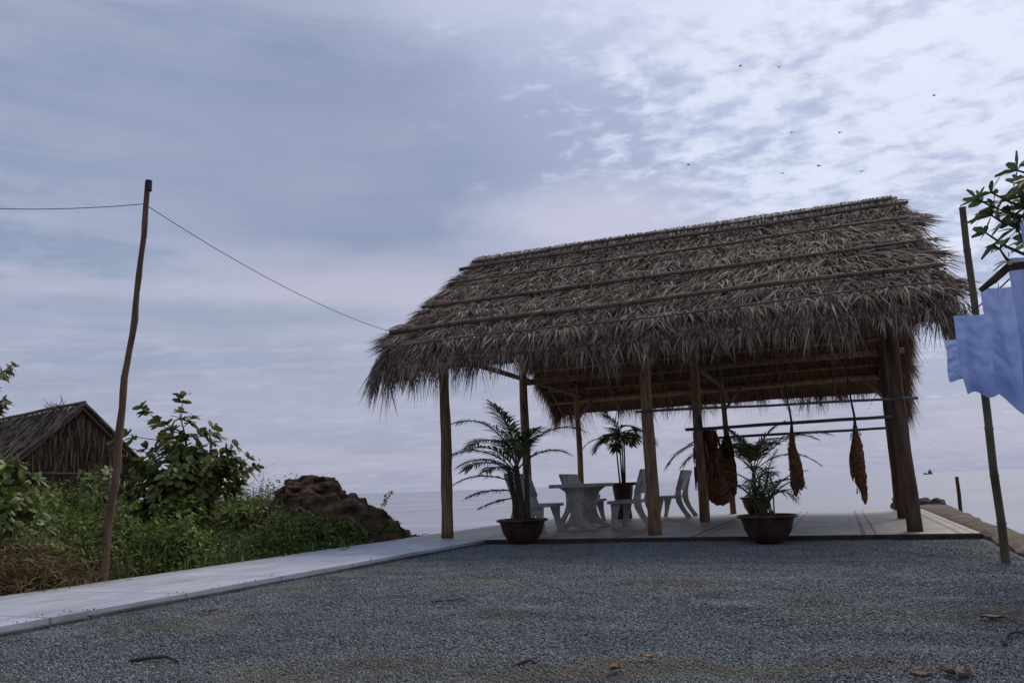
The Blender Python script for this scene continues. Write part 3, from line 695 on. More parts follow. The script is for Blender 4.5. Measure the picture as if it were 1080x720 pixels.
def hanging(label, u, v, ztop, zbot, wd, lobes, seed):
    h = empty('hammock', W(u, v, 0), ROT); tag(h, label, 'hammock', 'folded hammocks hanging from the rails')
    for (dx, w_, zt, zb) in lobes:
        n, s_ = 34, 14; vs = []; fs = []
        for i in range(n+1):
            a = i/n; z = zt+(zb-zt)*a; pr = (.22+.95*min(1, a*2.2)**.8)*(1 if a < .86 else max(.12, 1-(a-.86)*5.5))
            for k_ in range(s_):
                an = 2*math.pi*k_/s_; r_ = w_*pr*(1+.32*mnoise.noise((math.cos(an)*2.2, math.sin(an)*2.2+seed, z*9)))
                vs.append((dx*min(1, a*1.6)+r_*math.cos(an), r_*.75*math.sin(an), z))
        for i in range(n):
            for k_ in range(s_): fs.append((i*s_+k_, i*s_+(k_+1) % s_, (i+1)*s_+(k_+1) % s_, (i+1)*s_+k_))
        fs += [tuple(range(s_)), tuple(n*s_+k_ for k_ in range(s_))]
        nt_ = M().add(vs, fs).build('net', hamM, h, smooth=False)
        nb = 300; zz_ = R.uniform(zb, zt-.15, nb); an = R.uniform(0, 6.28, nb); rr = w_*.95
        P = np.stack([dx+rr*np.cos(an)*.95, rr*.75*np.sin(an), zz_], 1); d = np.stack([np.cos(an)*.7, np.sin(an)*.7, -R.uniform(.6, 1.6, nb)], 1)
        if w_ > .06: quads('loose_cord', blades(P, d, R.uniform(.02, .05, nb), .010, droop=.3, tip=.8), hamM, h, per=6)
    M().tube([(0, 0, ztop-.2), (.01, -.02, ztop), (-.02, 0, ztop+.35), (-.05, .05, 2.7)], [.03, .02, .016, .014], 6).build('rope', ropeM, h)
    return h
hanging('folded reddish hammock with a two lobed end, left one of the hanging pair', 5.03, 3.28, 1.68, .4, .1, [(-.03, .062, 1.62, .40), (.06, .055, 1.35, .50)], 3)
hanging('folded reddish hammock hanging nearest the right posts, a thin loop beside it', 6.04, 3.28, 1.68, .3, .1, [(.0, .078, 1.60, .44), (.03, .042, .9, .24), (-.12, .026, 1.55, .62)], 8)

# ------------------------------------------------------------------ utility pole and cables
pb = Vector((-3.98, 8.0, -.1)); ptop = Vector((-3.70, 8.0, 3.97))
pw = empty('utility_pole', (pb.x, pb.y, 0)); tag(pw, 'crooked slim wooden pole at the edge of the path carrying a cable', 'pole')
from_px = [(0, 0), (.28, .035), (.5, .0), (.62, .045), (.72, .03), (.85, .05), (1, 0)]
pts = []; rr = []
for i in range(29):
    a = i/28; off = np.interp(a, [q[0] for q in from_px], [q[1] for q in from_px]); p = pb.lerp(ptop, a)
    pts.append((p.x-pb.x+off*.6-.012+.02*mnoise.noise((a*9, 1, 0)), .02*mnoise.noise((a*7, 5, 0)), p.z)); rr.append((.041-.015*a)*random.uniform(.9, 1.1))
M().tube(pts, rr, 10, jit=.06).build('shaft', poleM, pw, smooth=True)
M().tube([(ptop.x-pb.x, 0, 3.88), (ptop.x-pb.x, 0, 3.99)], .036, 8).build('cap', cableM, pw)
def cat(p, q, sag, r, name, label, n=30):
    p, q = Vector(p), Vector(q); pts = [p.lerp(q, i/n)-Vector((0, 0, sag*4*(i/n)*(1-i/n))) for i in range(n+1)]
    return tag(M().tube(pts, r, 5).build(name, cableM, smooth=True), label, 'cable')
cat((-3.71, 8.0, 3.72), W(-.85, -.3, 3.30),   .13, .0042, 'cable', 'thin black cable sagging from the pole to the thatched roof')
cat((-3.71, 8.0, 3.74), (-8.0, 9.5, 4.58), .12, .0042, 'cable', 'thin black cable leaving the pole towards the left')

# ------------------------------------------------------------------ leafy plants
def leaf_polys(P, Dr, L, Wd, N):
    """six-vertex obovate leaves: returns (n,6,3) for quads(per=6)"""
    return blades(P, Dr, L, Wd, N=N, droop=.25, base=.28, mid=1.0, tip=.45)
def grow(rootp, d0, L, r0, levels, spread, tips, m_, gravity=.0, nseg=5, kids=3):
    pts = [Vector(rootp)]; d = Vector(d0).normalized(); 
    for i in range(nseg):
        d = (d+Vector((random.gauss(0, .14), random.gauss(0, .14), random.gauss(0, .10)-gravity))).normalized(); pts.append(pts[-1]+d*L/nseg)
    m_.tube(pts, [r0*(1-.5*i/nseg) for i in range(nseg+1)], 6)
    tips.append((pts[-1], d, r0, levels))
    if levels > 0:
        for k_ in range(kids):
            b = pts[random.randint(2, nseg)]; nd = (d+Vector((random.uniform(-1, 1), random.uniform(-1, 1), random.uniform(-.35, .6)))*spread).normalized()
            grow(b, nd, L*random.uniform(.55, .8), r0*.55, levels-1, spread, tips, m_, gravity, nseg, kids)
def leafy(name, loc, label, cat_, limbs, levels, spread, lm, leafL, leafW, whorl, extra=0, group=None, gravity=.0, kids=3, step=None, rise=.35):
    root = empty(name, loc); tag(root, label, cat_, group); tips = []; m_ = M()
    for lb_ in limbs: grow(lb_[0], lb_[1], lb_[2], lb_[3], lb_[4] if len(lb_) > 4 else levels, spread, tips, m_, gravity, kids=kids)
    m_.build('trunk', barkM, root)
    P = []; Dd = []; Nn = []
    for (p, d, r_, lv) in tips:
        if lv > 1: continue
        for sub in range(2 if lv == 0 else 1):
            c = p-d*sub*.12
            for k_ in range(whorl):
                a = 6.283*k_/whorl+random.uniform(-.3, .3); o1 = d.orthogonal().normalized(); o2 = d.cross(o1)
                dd_ = (o1*math.cos(a)+o2*math.sin(a))+d*random.uniform(.1, .9)+Vector((0, 0, rise*random.random())); P.append(c+d*random.uniform(-.06, .02)); Dd.append(dd_)
                Nn.append(d+Vector((random.gauss(0, .4), random.gauss(0, .4), random.gauss(0, .4))))
    n = len(P); P = np.array([tuple(x) for x in P]); Dd = np.array([tuple(x) for x in Dd]); Nn = nrm(np.array([tuple(x) for x in Nn]))
    A = leaf_polys(P, Dd, leafL*R.uniform(.6, 1.15, n), leafW*R.uniform(.7, 1.1, n), Nn)
    quads('crown', A, lm, root, per=6); return root
def crown_tree(name, loc, label, cat_, tips, hubs, lm, leafL, leafW, whorl, r0=.035, group=None, loose=.3):
    """limbs run from the hubs on the stem to every tip, a rosette of leaves at each tip"""
    root = empty(name, loc); tag(root, label, cat_, group); m_ = M()
    m_.tube([(0, 0, -.1)]+hubs, [r0*1.2]+[r0*(1-.6*i/len(hubs)) for i in range(len(hubs))], 7)
    P = []; Dd = []; Nn = []
    for tp in tips:
        tp = Vector(tp); h = min((Vector(q) for q in hubs), key=lambda q: (q-tp).length+max(0, q.z-tp.z)*2); d = tp-h
        mid = h+d*.5+Vector((random.gauss(0, .05), random.gauss(0, .05), -.10*d.length)); pts = [h, h.lerp(mid, .5), mid, mid.lerp(tp, .55)+Vector((0, 0, -.02)), tp]
        if d.length > .2: m_.tube(pts, [r0*.35, r0*.3, r0*.25, r0*.2, r0*.12], 5)
        ax = (tp-pts[2]).normalized(); ax = (ax+Vector((0, 0, .5))).normalized()
        for sub in range(2):
            c = tp-ax*sub*leafL*.55; o1 = ax.orthogonal().normalized(); o2 = ax.cross(o1); ph = random.random()*6
            for k_ in range(whorl):
                a = 6.283*k_/whorl+random.uniform(-.35, .35)+ph; P.append(c); rr_ = random.uniform(.15, 1.1)-.4*sub
                Dd.append((o1*math.cos(a)+o2*math.sin(a))+ax*rr_+Vector((0, 0, random.uniform(-.25, .3)))); Nn.append(ax+Vector([random.gauss(0, loose) for _ in range(3)]))
    m_.build('trunk', barkM, root); n = len(P); f = lambda q: np.array([tuple(x) for x in q])
    quads('crown', leaf_polys(f(P), f(Dd), leafL*R.uniform(.55, 1.12, n), leafW*R.uniform(.7, 1.1, n), nrm(f(Nn))), lm, root, per=6); return root
def dome(n, rx, ry, rz, cz, seed=0, lump=.35, zmin=0):
    out = []
    while len(out) < n:
        d = Vector([random.gauss(0, 1) for _ in range(3)]).normalized(); k_ = 1+lump*mnoise.noise(d*1.8+Vector((seed, 0, 0)))*1.6; q = random.random()**.45*k_
        p = (d.x*rx*q, d.y*ry*q, cz+d.z*rz*q)
        if p[2] > zmin: out.append(p)
    return out
random.seed(21)
edge = [(148, 428), (162, 441), (142, 456), (131, 464), (136, 478), (150, 488), (192, 418), (195, 436), (207, 441), (187, 452), (222, 452), (229, 462), (212, 457), (240, 477), (262, 484), (270, 494), (256, 497), (178, 446), (168, 458), (250, 508), (236, 502), (226, 484), (155, 470), (240, 492), (245, 515)]
tips_ = [((x-200)/61.4, random.gauss(0, .15), (527-y)/61.4+.37) for x, y in edge]+[p for p in dome(105, .86, .7, .72, .78, 4, .3, .12)]+[p for p in dome(60, 1.05, .6, .55, .72, 6, .3, .2)]
crown_tree('almond_tree', (-5.45, 13.6, .30), 'young sea almond tree with big rounded leaves behind the weeds', 'tree', tips_, [(0, 0, .2), (.02, 0, .5), (-.02, .02, .85), (.0, 0, 1.2), (-.05, 0, 1.5)], leafA, .19, .115, 7)
for k_, (sx_, sy_, sc_, lab_) in enumerate(((-6.9, 11.6, .62, 'bushy light green shrub just behind the foot of the crooked pole'), (-5.2, 12.6, .5, 'low bushy shrub under the left side of the almond tree'), (-4.3, 12.9, .42, 'low bushy shrub between the almond tree and the red mound'), (-6.3, 9.9, .5, 'bushy shrub between the broad leaved shrub and the pole'))):
    crown_tree('bushy_shrub', (sx_, sy_, .12), lab_, 'shrub', dome(150, sc_*.95, sc_*.8, sc_*.75, sc_*.55, k_*3, .4, .02), [(0, 0, .1), (0, 0, sc_*.4), (0, 0, sc_*.8)], weedM if k_ % 2 else leafB, .085, .042, 6, .012, 'bushy shrubs on the bank', .6)
crown_tree('dark_shrub', (-7.8, 15.3, .25), 'dark low shrub between the old hut and the almond tree', 'shrub', dome(70, .85, .7, .50, .62, 9, .3, .1), [(0, 0, .2), (0, 0, .6), (0, 0, 1.0)], leafA, .17, .09, 7)
crown_tree('broad_leaf_shrub', (-5.72, 8.75, .05), 'bright broad leaved shrub at the left edge in front of the hut', 'shrub', dome(120, .85, .6, .80, .60, 2, .35, .02), [(0, 0, .2), (.05, 0, .6), (0, 0, .95)], leafB, .14, .07, 7)
tips_ = [(-.66, .0, 2.58), (-.58, 0, 2.46), (-.64, .0, 2.34), (-.56, .0, 2.22), (-.50, .1, 2.66), (-.42, 0, 2.36), (-.40, .1, 2.52), (-.36, 0, 2.78), (-.3, .1, 2.62)]+[p for p in dome(34, .75, .7, .38, 2.62, 3, .3, 2.2) if p[0] > -.42]
crown_tree('mango_tree', tuple(W(7.42, -5.2, -.02)), 'tree reaching in from the right edge with long pointed leaves above the washing', 'tree', tips_, [(0, 0, .8), (.02, 0, 1.5), (0, 0, 1.85), (-.22, .02, 2.08), (-.15, 0, 2.4), (0, 0, 2.8), (.05, 0, 3.1)], leafC, .17, .05, 6, .05)
ro_ = bpy.data.objects['mango_tree']; M().tube([(0, 0, 1.7), (-.25, .02, 2.12), (-.5, .03, 2.10), (-.60, .04, 2.02), (-.70, .05, 1.95)], [.04, .034, .03, .026, .018], 7).build('branch', barkM, ro_, smooth=True)
crown_tree('broad_leaf_tree', (-11.95, 17.5, .2), 'tree at the far left edge with only its leaf tips in view', 'tree', dome(110, 1.25, 1.1, 1.2, 2.7, 6, .35, 1.0), [(0, 0, .8), (0, 0, 1.6), (.1, 0, 2.2), (0, 0, 2.8), (0, 0, 3.2)], leafA, .17, .085, 7, .06)

# weeds: one mass of small leaves and grass on the bank
random.seed(5)
cl = []; gr = []
def weed_h(u, v):
    e = -.85-u; h = .34+.24*min(1, e/1.2)+.26*mnoise.noise((u*.9, v*.9, 7))*1.6+.12*min(1, e/4)
    if v < -5.5: h += .25*min(1, (-5.5-v)/2)
    return h
for _ in range(4300):
    e = .03+random.random()**1.35*8.5; u = -.85-e; v = random.uniform(-9.5, 13)
    if v > 1.3+max(0, e-2.4)*1.5: continue
    if e < 4.6 and v > -2.2 and v < 2.2 and e > 1.0 and random.random() < .8: continue
    if v > -3 and e > 6 and random.random() < .3: continue
    if v < -5.5 and e < .95: continue
    z0 = bank_z(u, v); H_ = weed_h(u, v)*random.uniform(.55, 1.15)
    if v > -1.5 and e < 1.6: H_ *= .45
    if v > -4.5 and e < 4.8: H_ *= .62
    if v > -3.2 and e < 4.4: H_ *= .6+.4*min(1, max(0, (e-1.4)/1.6))
    nb = 26; hh = R.uniform(.12, 1, nb)**.8; sp = (.10+.10*hh)*random.uniform(.6, 1.3); H_ *= random.choice((.75, .9, 1, 1, 1.2)); kl = random.choice((.6, .8, 1, 1, 1.5))
    P = np.stack([u+R.normal(0, 1, nb)*sp, v+R.normal(0, 1, nb)*sp, z0+hh*H_], 1)
    if random.random() < .62:
        cl.append(blades(P, R.normal(size=(nb, 3))+[0, 0, .5], R.uniform(.035, .085, nb)*kl, R.uniform(.016, .036, nb)*kl, N=nrm(R.normal(0, .6, (nb, 3))+[0, 0, 1]), droop=.35, base=.35, tip=.3))
        if random.random() < .4:
            nb = 5; P = np.stack([np.full(nb, u)+R.normal(0, .05, nb), np.full(nb, v)+R.normal(0, .05, nb), np.full(nb, z0)], 1)
            cl.append(blades(P, np.stack([R.normal(0, .2, nb), R.normal(0, .2, nb), np.ones(nb)], 1), H_*R.uniform(.7, 1.15, nb), .007, droop=.1))
    else:
        P = np.stack([np.full(nb, u)+R.normal(0, .06, nb), np.full(nb, v)+R.normal(0, .06, nb), np.full(nb, z0)], 1)
        gr.append(blades(P, np.stack([R.normal(0, .4, nb), R.normal(0, .4, nb), np.ones(nb)], 1), H_*R.uniform(.5, 1.1, nb), R.uniform(.006, .014, nb), droop=R.uniform(.1, .5, nb)))
for _ in range(95):
    e = random.uniform(.25, 6.5); u = -.85-e; v = random.uniform(-8.5, 3.5)
    if v > .8+max(0, e-2.4)*1.5 or (v > -3.4 and .9 < e < 4.6) or (v < -5.3 and e < 1.0): continue
    rr_ = random.uniform(.22, .42)*(1 if v < -1.5 else .6); nb = int(2600*rr_); d = nrm(R.normal(size=(nb, 3))); d[:, 2] = np.abs(d[:, 2]); q = R.uniform(0, 1, nb)**.4
    lump = 1+.25*np.sin(d[:, 0]*5+u)*np.cos(d[:, 1]*5+v); P = np.stack([u+d[:, 0]*q*rr_*lump, v+d[:, 1]*q*rr_*lump, bank_z(u, v)+.12+d[:, 2]*q*rr_*1.35*lump], 1)
    ls = random.uniform(.7, 1.5)
    cl.append(blades(P, d*.8+R.normal(0, .6, (nb, 3)), R.uniform(.04, .08, nb)*ls, R.uniform(.02, .036, nb)*ls, N=nrm(d+R.normal(0, .6, (nb, 3))+[0, 0, .6]), droop=.3, base=.35, tip=.35))
o = hutobj(quads('weeds', np.concatenate(cl), weedM, None, per=6)); tag(o, 'green leafy weeds crowding the bank left of the path', 'weeds', kind='stuff')
o = hutobj(quads('grass', np.concatenate(gr), grassM, None, per=6)); tag(o, 'long grass growing among the weeds beside the path', 'grass', kind='stuff')
# dry bush
db = empty('dry_bush', W(-1.10, -6.2, -.05), ROT); tag(db, 'brown dry twiggy bush at the far left edge of the path', 'bush')
nb = 4200; an = R.uniform(0, 6.28, nb); rr_ = R.uniform(0, .10, nb)
P = np.stack([rr_*np.cos(an)+R.normal(-.2, .26, nb), rr_*np.sin(an)+R.normal(0, .3, nb), np.abs(R.normal(.14, .15, nb))], 1)
quads('twigs', blades(P, R.normal(size=(nb, 3))*[.6, .6, .45]+[0, 0, .35], R.uniform(.05, .19, nb), R.uniform(.004, .014, nb), droop=.3), dryM, db, per=6)
m_ = M()
for _ in range(14): m_.tube([(random.gauss(-.25, .1), random.gauss(0, .12), 0), (random.gauss(-.25, .25), random.gauss(0, .3), random.uniform(.2, .4))], [.008, .003], 5)
m_.build('stems', stickM, db)
# a few flowering stems poking up by the mound
for (u, v, h_, lab) in ((-3.1, .2, .55, 'thin leafy stem rising over the left slope of the red mound'), (-1.9, 1.0, .66, 'thin leafy sprig sticking out over the right side of the red mound')):
    s_ = empty('weed_sprig', W(u, v, bank_z(u, v)+.1), ROT); tag(s_, lab, 'plant')
    dx = .35 if u > -2.5 else -.1
    M().tube([(0, 0, 0), (dx*.4, 0, h_*.6), (dx, 0, h_)], [.008, .006, .003], 5).build('stem', rachM, s_)
    nb = 34; f = R.uniform(.35, 1, nb); P = np.stack([dx*f**1.6, R.normal(0, .03, nb), h_*f], 1)
    quads('leaves', blades(P, R.normal(size=(nb, 3)), R.uniform(.05, .09, nb), .03, droop=.2, base=.3, tip=.3), leafA, s_, per=6)

# ------------------------------------------------------------------ red laterite mound
def rock(name, loc, sx, sy, sz_, mt, seed, sub=5, rough=.28, rz=0, parent=None):
    bm = bmesh.new(); bmesh.ops.create_icosphere(bm, subdivisions=sub, radius=1)
    for v in bm.verts:
        p = v.co*1.0; q = p+Vector((seed, seed*2, 0)); d = 1+rough*mnoise.noise(q*1.3)+rough*.5*mnoise.noise(q*3.1)+rough*.28*abs(mnoise.noise(q*7))+rough*.1*mnoise.noise(q*17)
        v.co = Vector((p.x*sx*d, p.y*sy*d, p.z*sz_*d))
    o = M().bm(bm).build(name, mt, parent, smooth=False); o.location = loc; o.rotation_euler = (0, 0, rz); return o
md = empty('laterite_mound', (-3.45, 14.2, 0)); tag(md, 'red brown earth and rock mound rising behind the weeds by the path end', 'rock mound')
prx = [-5.3, -4.75, -4.4, -4.13, -3.95, -3.77, -3.5, -3.2, -3.02, -2.95, -2.75, -2.5, -2.25, -2.05, -1.85]
prz = [-.15, .15, .35, .52, .74, .92, .96, .92, .84, .66, .62, .50, .32, .14, -.2]
nx, ny = 150, 80; vs = []; fs = []
for j_ in range(ny+1):
    yy = -1.35+2.7*j_/ny
    for i_ in range(nx+1):
        x_ = -5.3+3.5*i_/nx; h_ = float(np.interp(x_, prx, prz)); e_ = max(0, 1-(abs(yy)/(1.25+.15*mnoise.noise((x_*2, 0, 3))))**1.8)
        p = Vector((x_*2.1, yy*2.1, 0)); rg = 1-abs(mnoise.noise(p*.9))*2; n_ = .13*(rg-.5)+.11*mnoise.noise(p*2.3+Vector((5, 1, 0)))+.05*abs(mnoise.noise(p*5.1))+.025*mnoise.noise(p*11)
        z_ = -.25+(h_+.25)*e_+n_*min(1, e_*2.5)*(.6+.4*e_)
        st_ = .16; z_ = z_+.018*math.sin((z_+.12*mnoise.noise(p))*2*math.pi/st_)*min(1, e_*2)      # broken ledges
        vs.append((x_+3.5+.06*mnoise.noise(p*3+Vector((9, 0, z_*6))), yy-.45+.08*mnoise.noise(p*3+Vector((0, 7, z_*6))), z_))
for j_ in range(ny):
    for i_ in range(nx): a = j_*(nx+1)+i_; fs.append((a, a+1, a+nx+2, a+nx+1))
M().add(vs, fs).build('rock_mass', rockM, md)
rock('boulder', (-.02, -.35, .74), .50, .40, .25, rockM, 8.1, 6, .45, .3, md)
# grass creeping over its foot
out = []
for _ in range(900):
    u, v = random.uniform(-4.6, -.95), random.uniform(-2.6, .6)
    if v > -.9 and u > -3.2 and random.random() < .8: continue
    x_, y_, _z = W(u, v); z0 = bank_z(u, v)+max(0, .50*(1-((x_+3.4)/1.7)**2))*max(0, 1-abs(y_-13.6)/1.3)
    nb = 22; P = np.stack([u+R.normal(0, .08, nb), v+R.normal(0, .08, nb), np.full(nb, z0-.05)+R.uniform(0, .12, nb)], 1)
    out.append(blades(P, np.stack([R.normal(0, .6, nb), R.normal(0, .6, nb), np.ones(nb)], 1), R.uniform(.08, .30, nb), R.uniform(.010, .034, nb), droop=.4))
o = hutobj(quads('grass', np.concatenate(out), grassM, None, per=6)); tag(o, 'green grass covering the foot of the red mound', 'grass', kind='stuff')

# ------------------------------------------------------------------ old leaf hut on the left
hr = rad(-38)
hut = empty('leaf_hut', (-12.74, 24.0, .2), hr); tag(hut, 'small weathered hut of dry palm leaves with a steep gable roof', 'hut')
# local: ridge runs along -x from the gable at x=0; gable spans y
HW, HZ, EZ, LN = 1.9, 3.42, 1.65, 7.0
m_ = M()
for s_ in (-1, 1):
    m_.add([(.0, 0, HZ-.06), (.0, s_*HW, EZ-.06), (-LN, s_*HW, EZ-.06), (-LN, 0, HZ-.06), (.0, 0, HZ-.16), (.0, s_*HW, EZ-.16), (-LN, s_*HW, EZ-.16), (-LN, 0, HZ-.16)], [(0, 1, 2, 3), (4, 5, 6, 7), (0, 1, 5, 4), (1, 2, 6, 5), (2, 3, 7, 6)])
roof = m_.build('roof', hutM, hut)
out = []
for s_ in (-1, 1):
    nb = 9000; a = R.uniform(0, 1, nb); x_ = -R.uniform(-.03, LN, nb); P = np.stack([x_, s_*HW*a*1.0, HZ+(EZ-HZ)*a+R.uniform(0, .05, nb)], 1)
    d = np.stack([R.normal(0, .55, nb), np.full(nb, s_*HW), np.full(nb, EZ-HZ)], 1); nn = np.array([0, s_*(HZ-EZ), HW]); nn = nn/np.linalg.norm(nn)
    out.append(blades(P, d, R.uniform(.25, .8, nb), R.uniform(.015, .045, nb), N=nrm(nn+R.normal(0, .45, (nb, 3))), droop=.05, tip=.4, lift=.03))
nb = 60; P = np.stack([R.uniform(-2.3, -1.2, nb), R.normal(0, .1, nb), np.full(nb, HZ)], 1); out.append(blades(P, R.normal(size=(nb, 3))*[1, .5, .4]+[-.2, 0, .35], R.uniform(.2, .55, nb), .02, droop=.0))
quads('roof_leaves', np.concatenate(out), hutM, roof, per=6)
out = []
m_ = M().add([(-.25, -HW+.12, 0), (-.25, HW-.12, 0), (-.25, HW-.12, EZ), (-.25, 0, HZ-.2), (-.25, -HW+.12, EZ)], [(0, 1, 2, 3, 4)])
m_.add([(-.27, -HW+.15, 0), (-LN, -HW+.15, 0), (-LN, -HW+.15, EZ+.1), (-.27, -HW+.15, EZ+.1)], [(0, 1, 2, 3)])
m_.add([(-.27, HW-.15, 0), (-LN, HW-.15, 0), (-LN, HW-.15, EZ+.1), (-.27, HW-.15, EZ+.1)], [(0, 1, 2, 3)])
m_.add([(-LN+.1, -HW+.12, 0), (-LN+.1, HW-.12, 0), (-LN+.1, HW-.12, EZ), (-LN+.1, 0, HZ-.2), (-LN+.1, -HW+.12, EZ)], [(0, 1, 2, 3, 4)])
wall = m_.build('wall', hutW, hut)
nb = 2600; y_ = R.uniform(-HW+.1, HW-.1, nb); ht = EZ+(HZ-EZ)*(1-np.abs(y_)/HW); zt = R.uniform(.3, 1, nb)*ht-.05
P = np.stack([np.full(nb, -.22)+R.uniform(0, .05, nb), y_, zt], 1)
out.append(blades(P, np.stack([R.normal(0, .05, nb), R.normal(0, .12, nb), -np.ones(nb)], 1), R.uniform(.4, .95, nb), R.uniform(.025, .06, nb), N=nrm(np.stack([np.ones(nb), R.normal(0, .5, nb), np.zeros(nb)], 1)), droop=0, tip=.5))
nb = 2600; x_ = -R.uniform(.25, LN, nb); P = np.stack([x_, np.full(nb, -HW+.1)-R.uniform(0, .05, nb), R.uniform(.4, EZ, nb)], 1)
out.append(blades(P, np.stack([R.normal(0, .12, nb), R.normal(0, .05, nb), -np.ones(nb)], 1), R.uniform(.4, .9, nb), R.uniform(.025, .06, nb), N=nrm(np.stack([R.normal(0, .5, nb), -np.ones(nb), np.zeros(nb)], 1)), droop=0, tip=.5))
quads('wall_leaves', np.concatenate(out), hutW, wall, per=6)
for s_ in (-1, 1): wavy((.05, 0, HZ+.03), (.05, s_*(HW+.12), EZ-.07), .05, .045, 8, .03).build('verge_pole', battM, hut)
wavy((.03, -HW-.25, 1.42), (.03, .3, 1.40), .035, .03, 8, .02).build('wall_pole', battM, hut)
wavy((-2.2, -HW-.02, 1.35), (-.6, -HW-.02, 1.37), .03, .03, 6, .02).build('wall_pole', battM, hut)
wavy((.08, 0, HZ+.06), (-LN, 0, HZ+.06), .05, .05, 8, .03).build('ridge_pole', battM, hut)

# ------------------------------------------------------------------ bamboo stake, washing line and washing
st = empty('bamboo_stake', (4.14, 7.216, -.06)); tag(st, 'leaning brown green bamboo stake holding up the washing line', 'stake')
a_, b_ = Vector((0, 0, -.08)), Vector((.06, .0, 3.17)); pts = []; rr = []
for i in range(9):
    for dz_, rm in ((-.012, 1), (0, 1.14), (.012, 1), (.05, .97)):
        f = i/8+dz_/3.2
        if 0 <= f <= 1: pts.append(a_.lerp(b_, f)+Vector((.015*mnoise.noise((f*5, 0, 0)), 0, 0))); rr.append((.037-.008*f)*rm)
M().tube(pts, rr, 12).build('culm', bambM, st, smooth=True)
la = Vector((4.15, 7.2, 2.13)); lb = W(7.42, -9.5, 2.55); 
ln = tag(M().tube([la.lerp(lb, i/12)-Vector((0, 0, .12*4*(i/12)*(1-i/12))) for i in range(13)], .006, 5).build('washing_line', ropeM, smooth=True), 'thin line tied to the bamboo stake above the blue washing', 'rope')
def cloth(x, y, ztop, wd, h, label, seed, hem):
    n, m_ = 44, 48; vs = []; fs = []; c = empty('hanging_cloth', (x, y, 0), rad(-28)); tag(c, label, 'cloth', 'blue washing on the line')
    for j in range(m_+1):
        b = j/m_
        for i in range(n+1):
            a = i/n; fold = (.02+.06*b)*math.sin(a*14+seed+b*1.1)*(.6+.6*mnoise.noise((a*2, b*2, seed))) + .05*b*mnoise.noise((a*3+seed, b*3, 0))+.022*mnoise.noise((a*6+seed, b*7, 3))+.012*mnoise.noise((a*14, b*15, seed))
            drop = h*(1+hem*math.sin(math.pi*a*1.0)+.03*math.sin(a*13+seed))
            gather = 1+.10*math.sin(b*3.0+seed)*b
            vs.append(((a-.5)*wd*gather+.03*b*math.sin(seed+b*4), fold-.05*b*b, ztop-b*drop-.015*math.sin(math.pi*a)*(1-b)))
    for j in range(m_):
        for i in range(n): q = j*(n+1)+i; fs.append((q, q+1, q+n+2, q+n+1))
    o = M().add(vs, fs).build('fabric', clothM, c, smooth=True)
    for s_ in (-.3, .3):
        M().tube([(s_*wd, 0, ztop-.03), (s_*wd+.008, .004, ztop+.02), (s_*wd, .01, ztop+.045), (s_*wd-.01, .0, ztop+.02)], .003, 5).build('peg', ropeM, c)
    return c
cloth(4.04, 7.04, 1.87, .45, .37, 'farthest and smallest blue cloth, low behind the others at the stake', 1.2, .02)
cloth(3.95, 6.69, 2.02, .45, .67, 'blue cloth with square top corner just left of the stake', 2.7, .04)
cloth(3.92, 6.06, 2.11, .60, .84, 'long blue cloth hanging in front of the bamboo stake with rounded hem', 4.1, .22)
cloth(3.77, 5.47, 2.19, .56, .98, 'tall blue cloth at the right edge below the leaves', 5.5, .16)
cloth(3.48, 4.88, 2.26, .50, 1.05, 'nearest blue cloth cut by the right edge of view', 7.3, .12)

# ------------------------------------------------------------------ small things
tag(wavy((9.04, 17.1, -1.15), (9.06, 17.1, .62), .045, .035, 10, .05).build('mooring_stake', poleM), 'short dark stake standing in the water beyond the sea wall', 'stake')
for (u, v, sx, lab, sd) in ((7.05, 9.3, .28, 'leftmost grey rock at the end of the sea wall', 2), (7.38, 8.8, .2, 'middle small grey rock at the inner side of the sea wall', 5), (7.62, 8.4, .17, 'rightmost small grey rock lying on the sea wall', 9)):
    o = rock('rock', W(u, v, .02), sx, sx*.9, sx*.75, stoneM, sd, 4, .4); tag(o, lab, 'rock', 'rocks at the sea wall end')
bt = empty('fishing_boat', (392, 790, -1.0), rad(10)); tag(bt, 'distant dark fishing boat on the horizon right of the posts', 'boat')
h = M(); sec = []
for i in range(9):
    a = i/8; wd_ = 1.4*math.sin(math.pi*min(1, .12+a*.88))**.6; sh = .9+.9*abs(a-.5)**2*4*(.3 if a > .5 else .8); x_ = -4.6+9.2*a
    sec += [(x_, -wd_, sh), (x_, -wd_*.7, -.2), (x_, wd_*.7, -.2), (x_, wd_, sh)]
fs = []
for i in range(8):
    for k_ in range(3): q = i*4+k_; fs.append((q, q+1, q+5, q+4))
    fs.append((i*4+3, i*4, i*4+4, i*4+7))
fs += [(0, 1, 2, 3), (32, 33, 34, 35)]
h.add(sec, fs).build('hull', boatM, bt)
M().box((.3, -1, 1), (3.1, 1, 2.9), .08).box((.1, -1.1, 2.95), (3.3, 1.1, 3.1)).build('cabin', boatM, bt)
M().box((1.2, -.5, 3.1), (2.6, .5, 4.4), .05).build('wheelhouse', boatM, bt)
M().tube([(2.0, 0, 4.3), (2.1, 0, 6.1)], .09, 5).build('mast', boatM, bt)
b2 = empty('fishing_boat', (740, 1190, -1.0), rad(-15)); tag(b2, 'tiny far boat on the horizon at the right edge, beyond the stake', 'boat')
M().box((-2.5, -.8, -.2), (2.5, .8, 1.2), .3).build('hull', boatM, b2); M().tube([(-.4, 0, 1.1), (1.6, 0, 4.4)], .2, 5).build('mast', boatM, b2)
cm = cam.matrix_world.to_3x3()
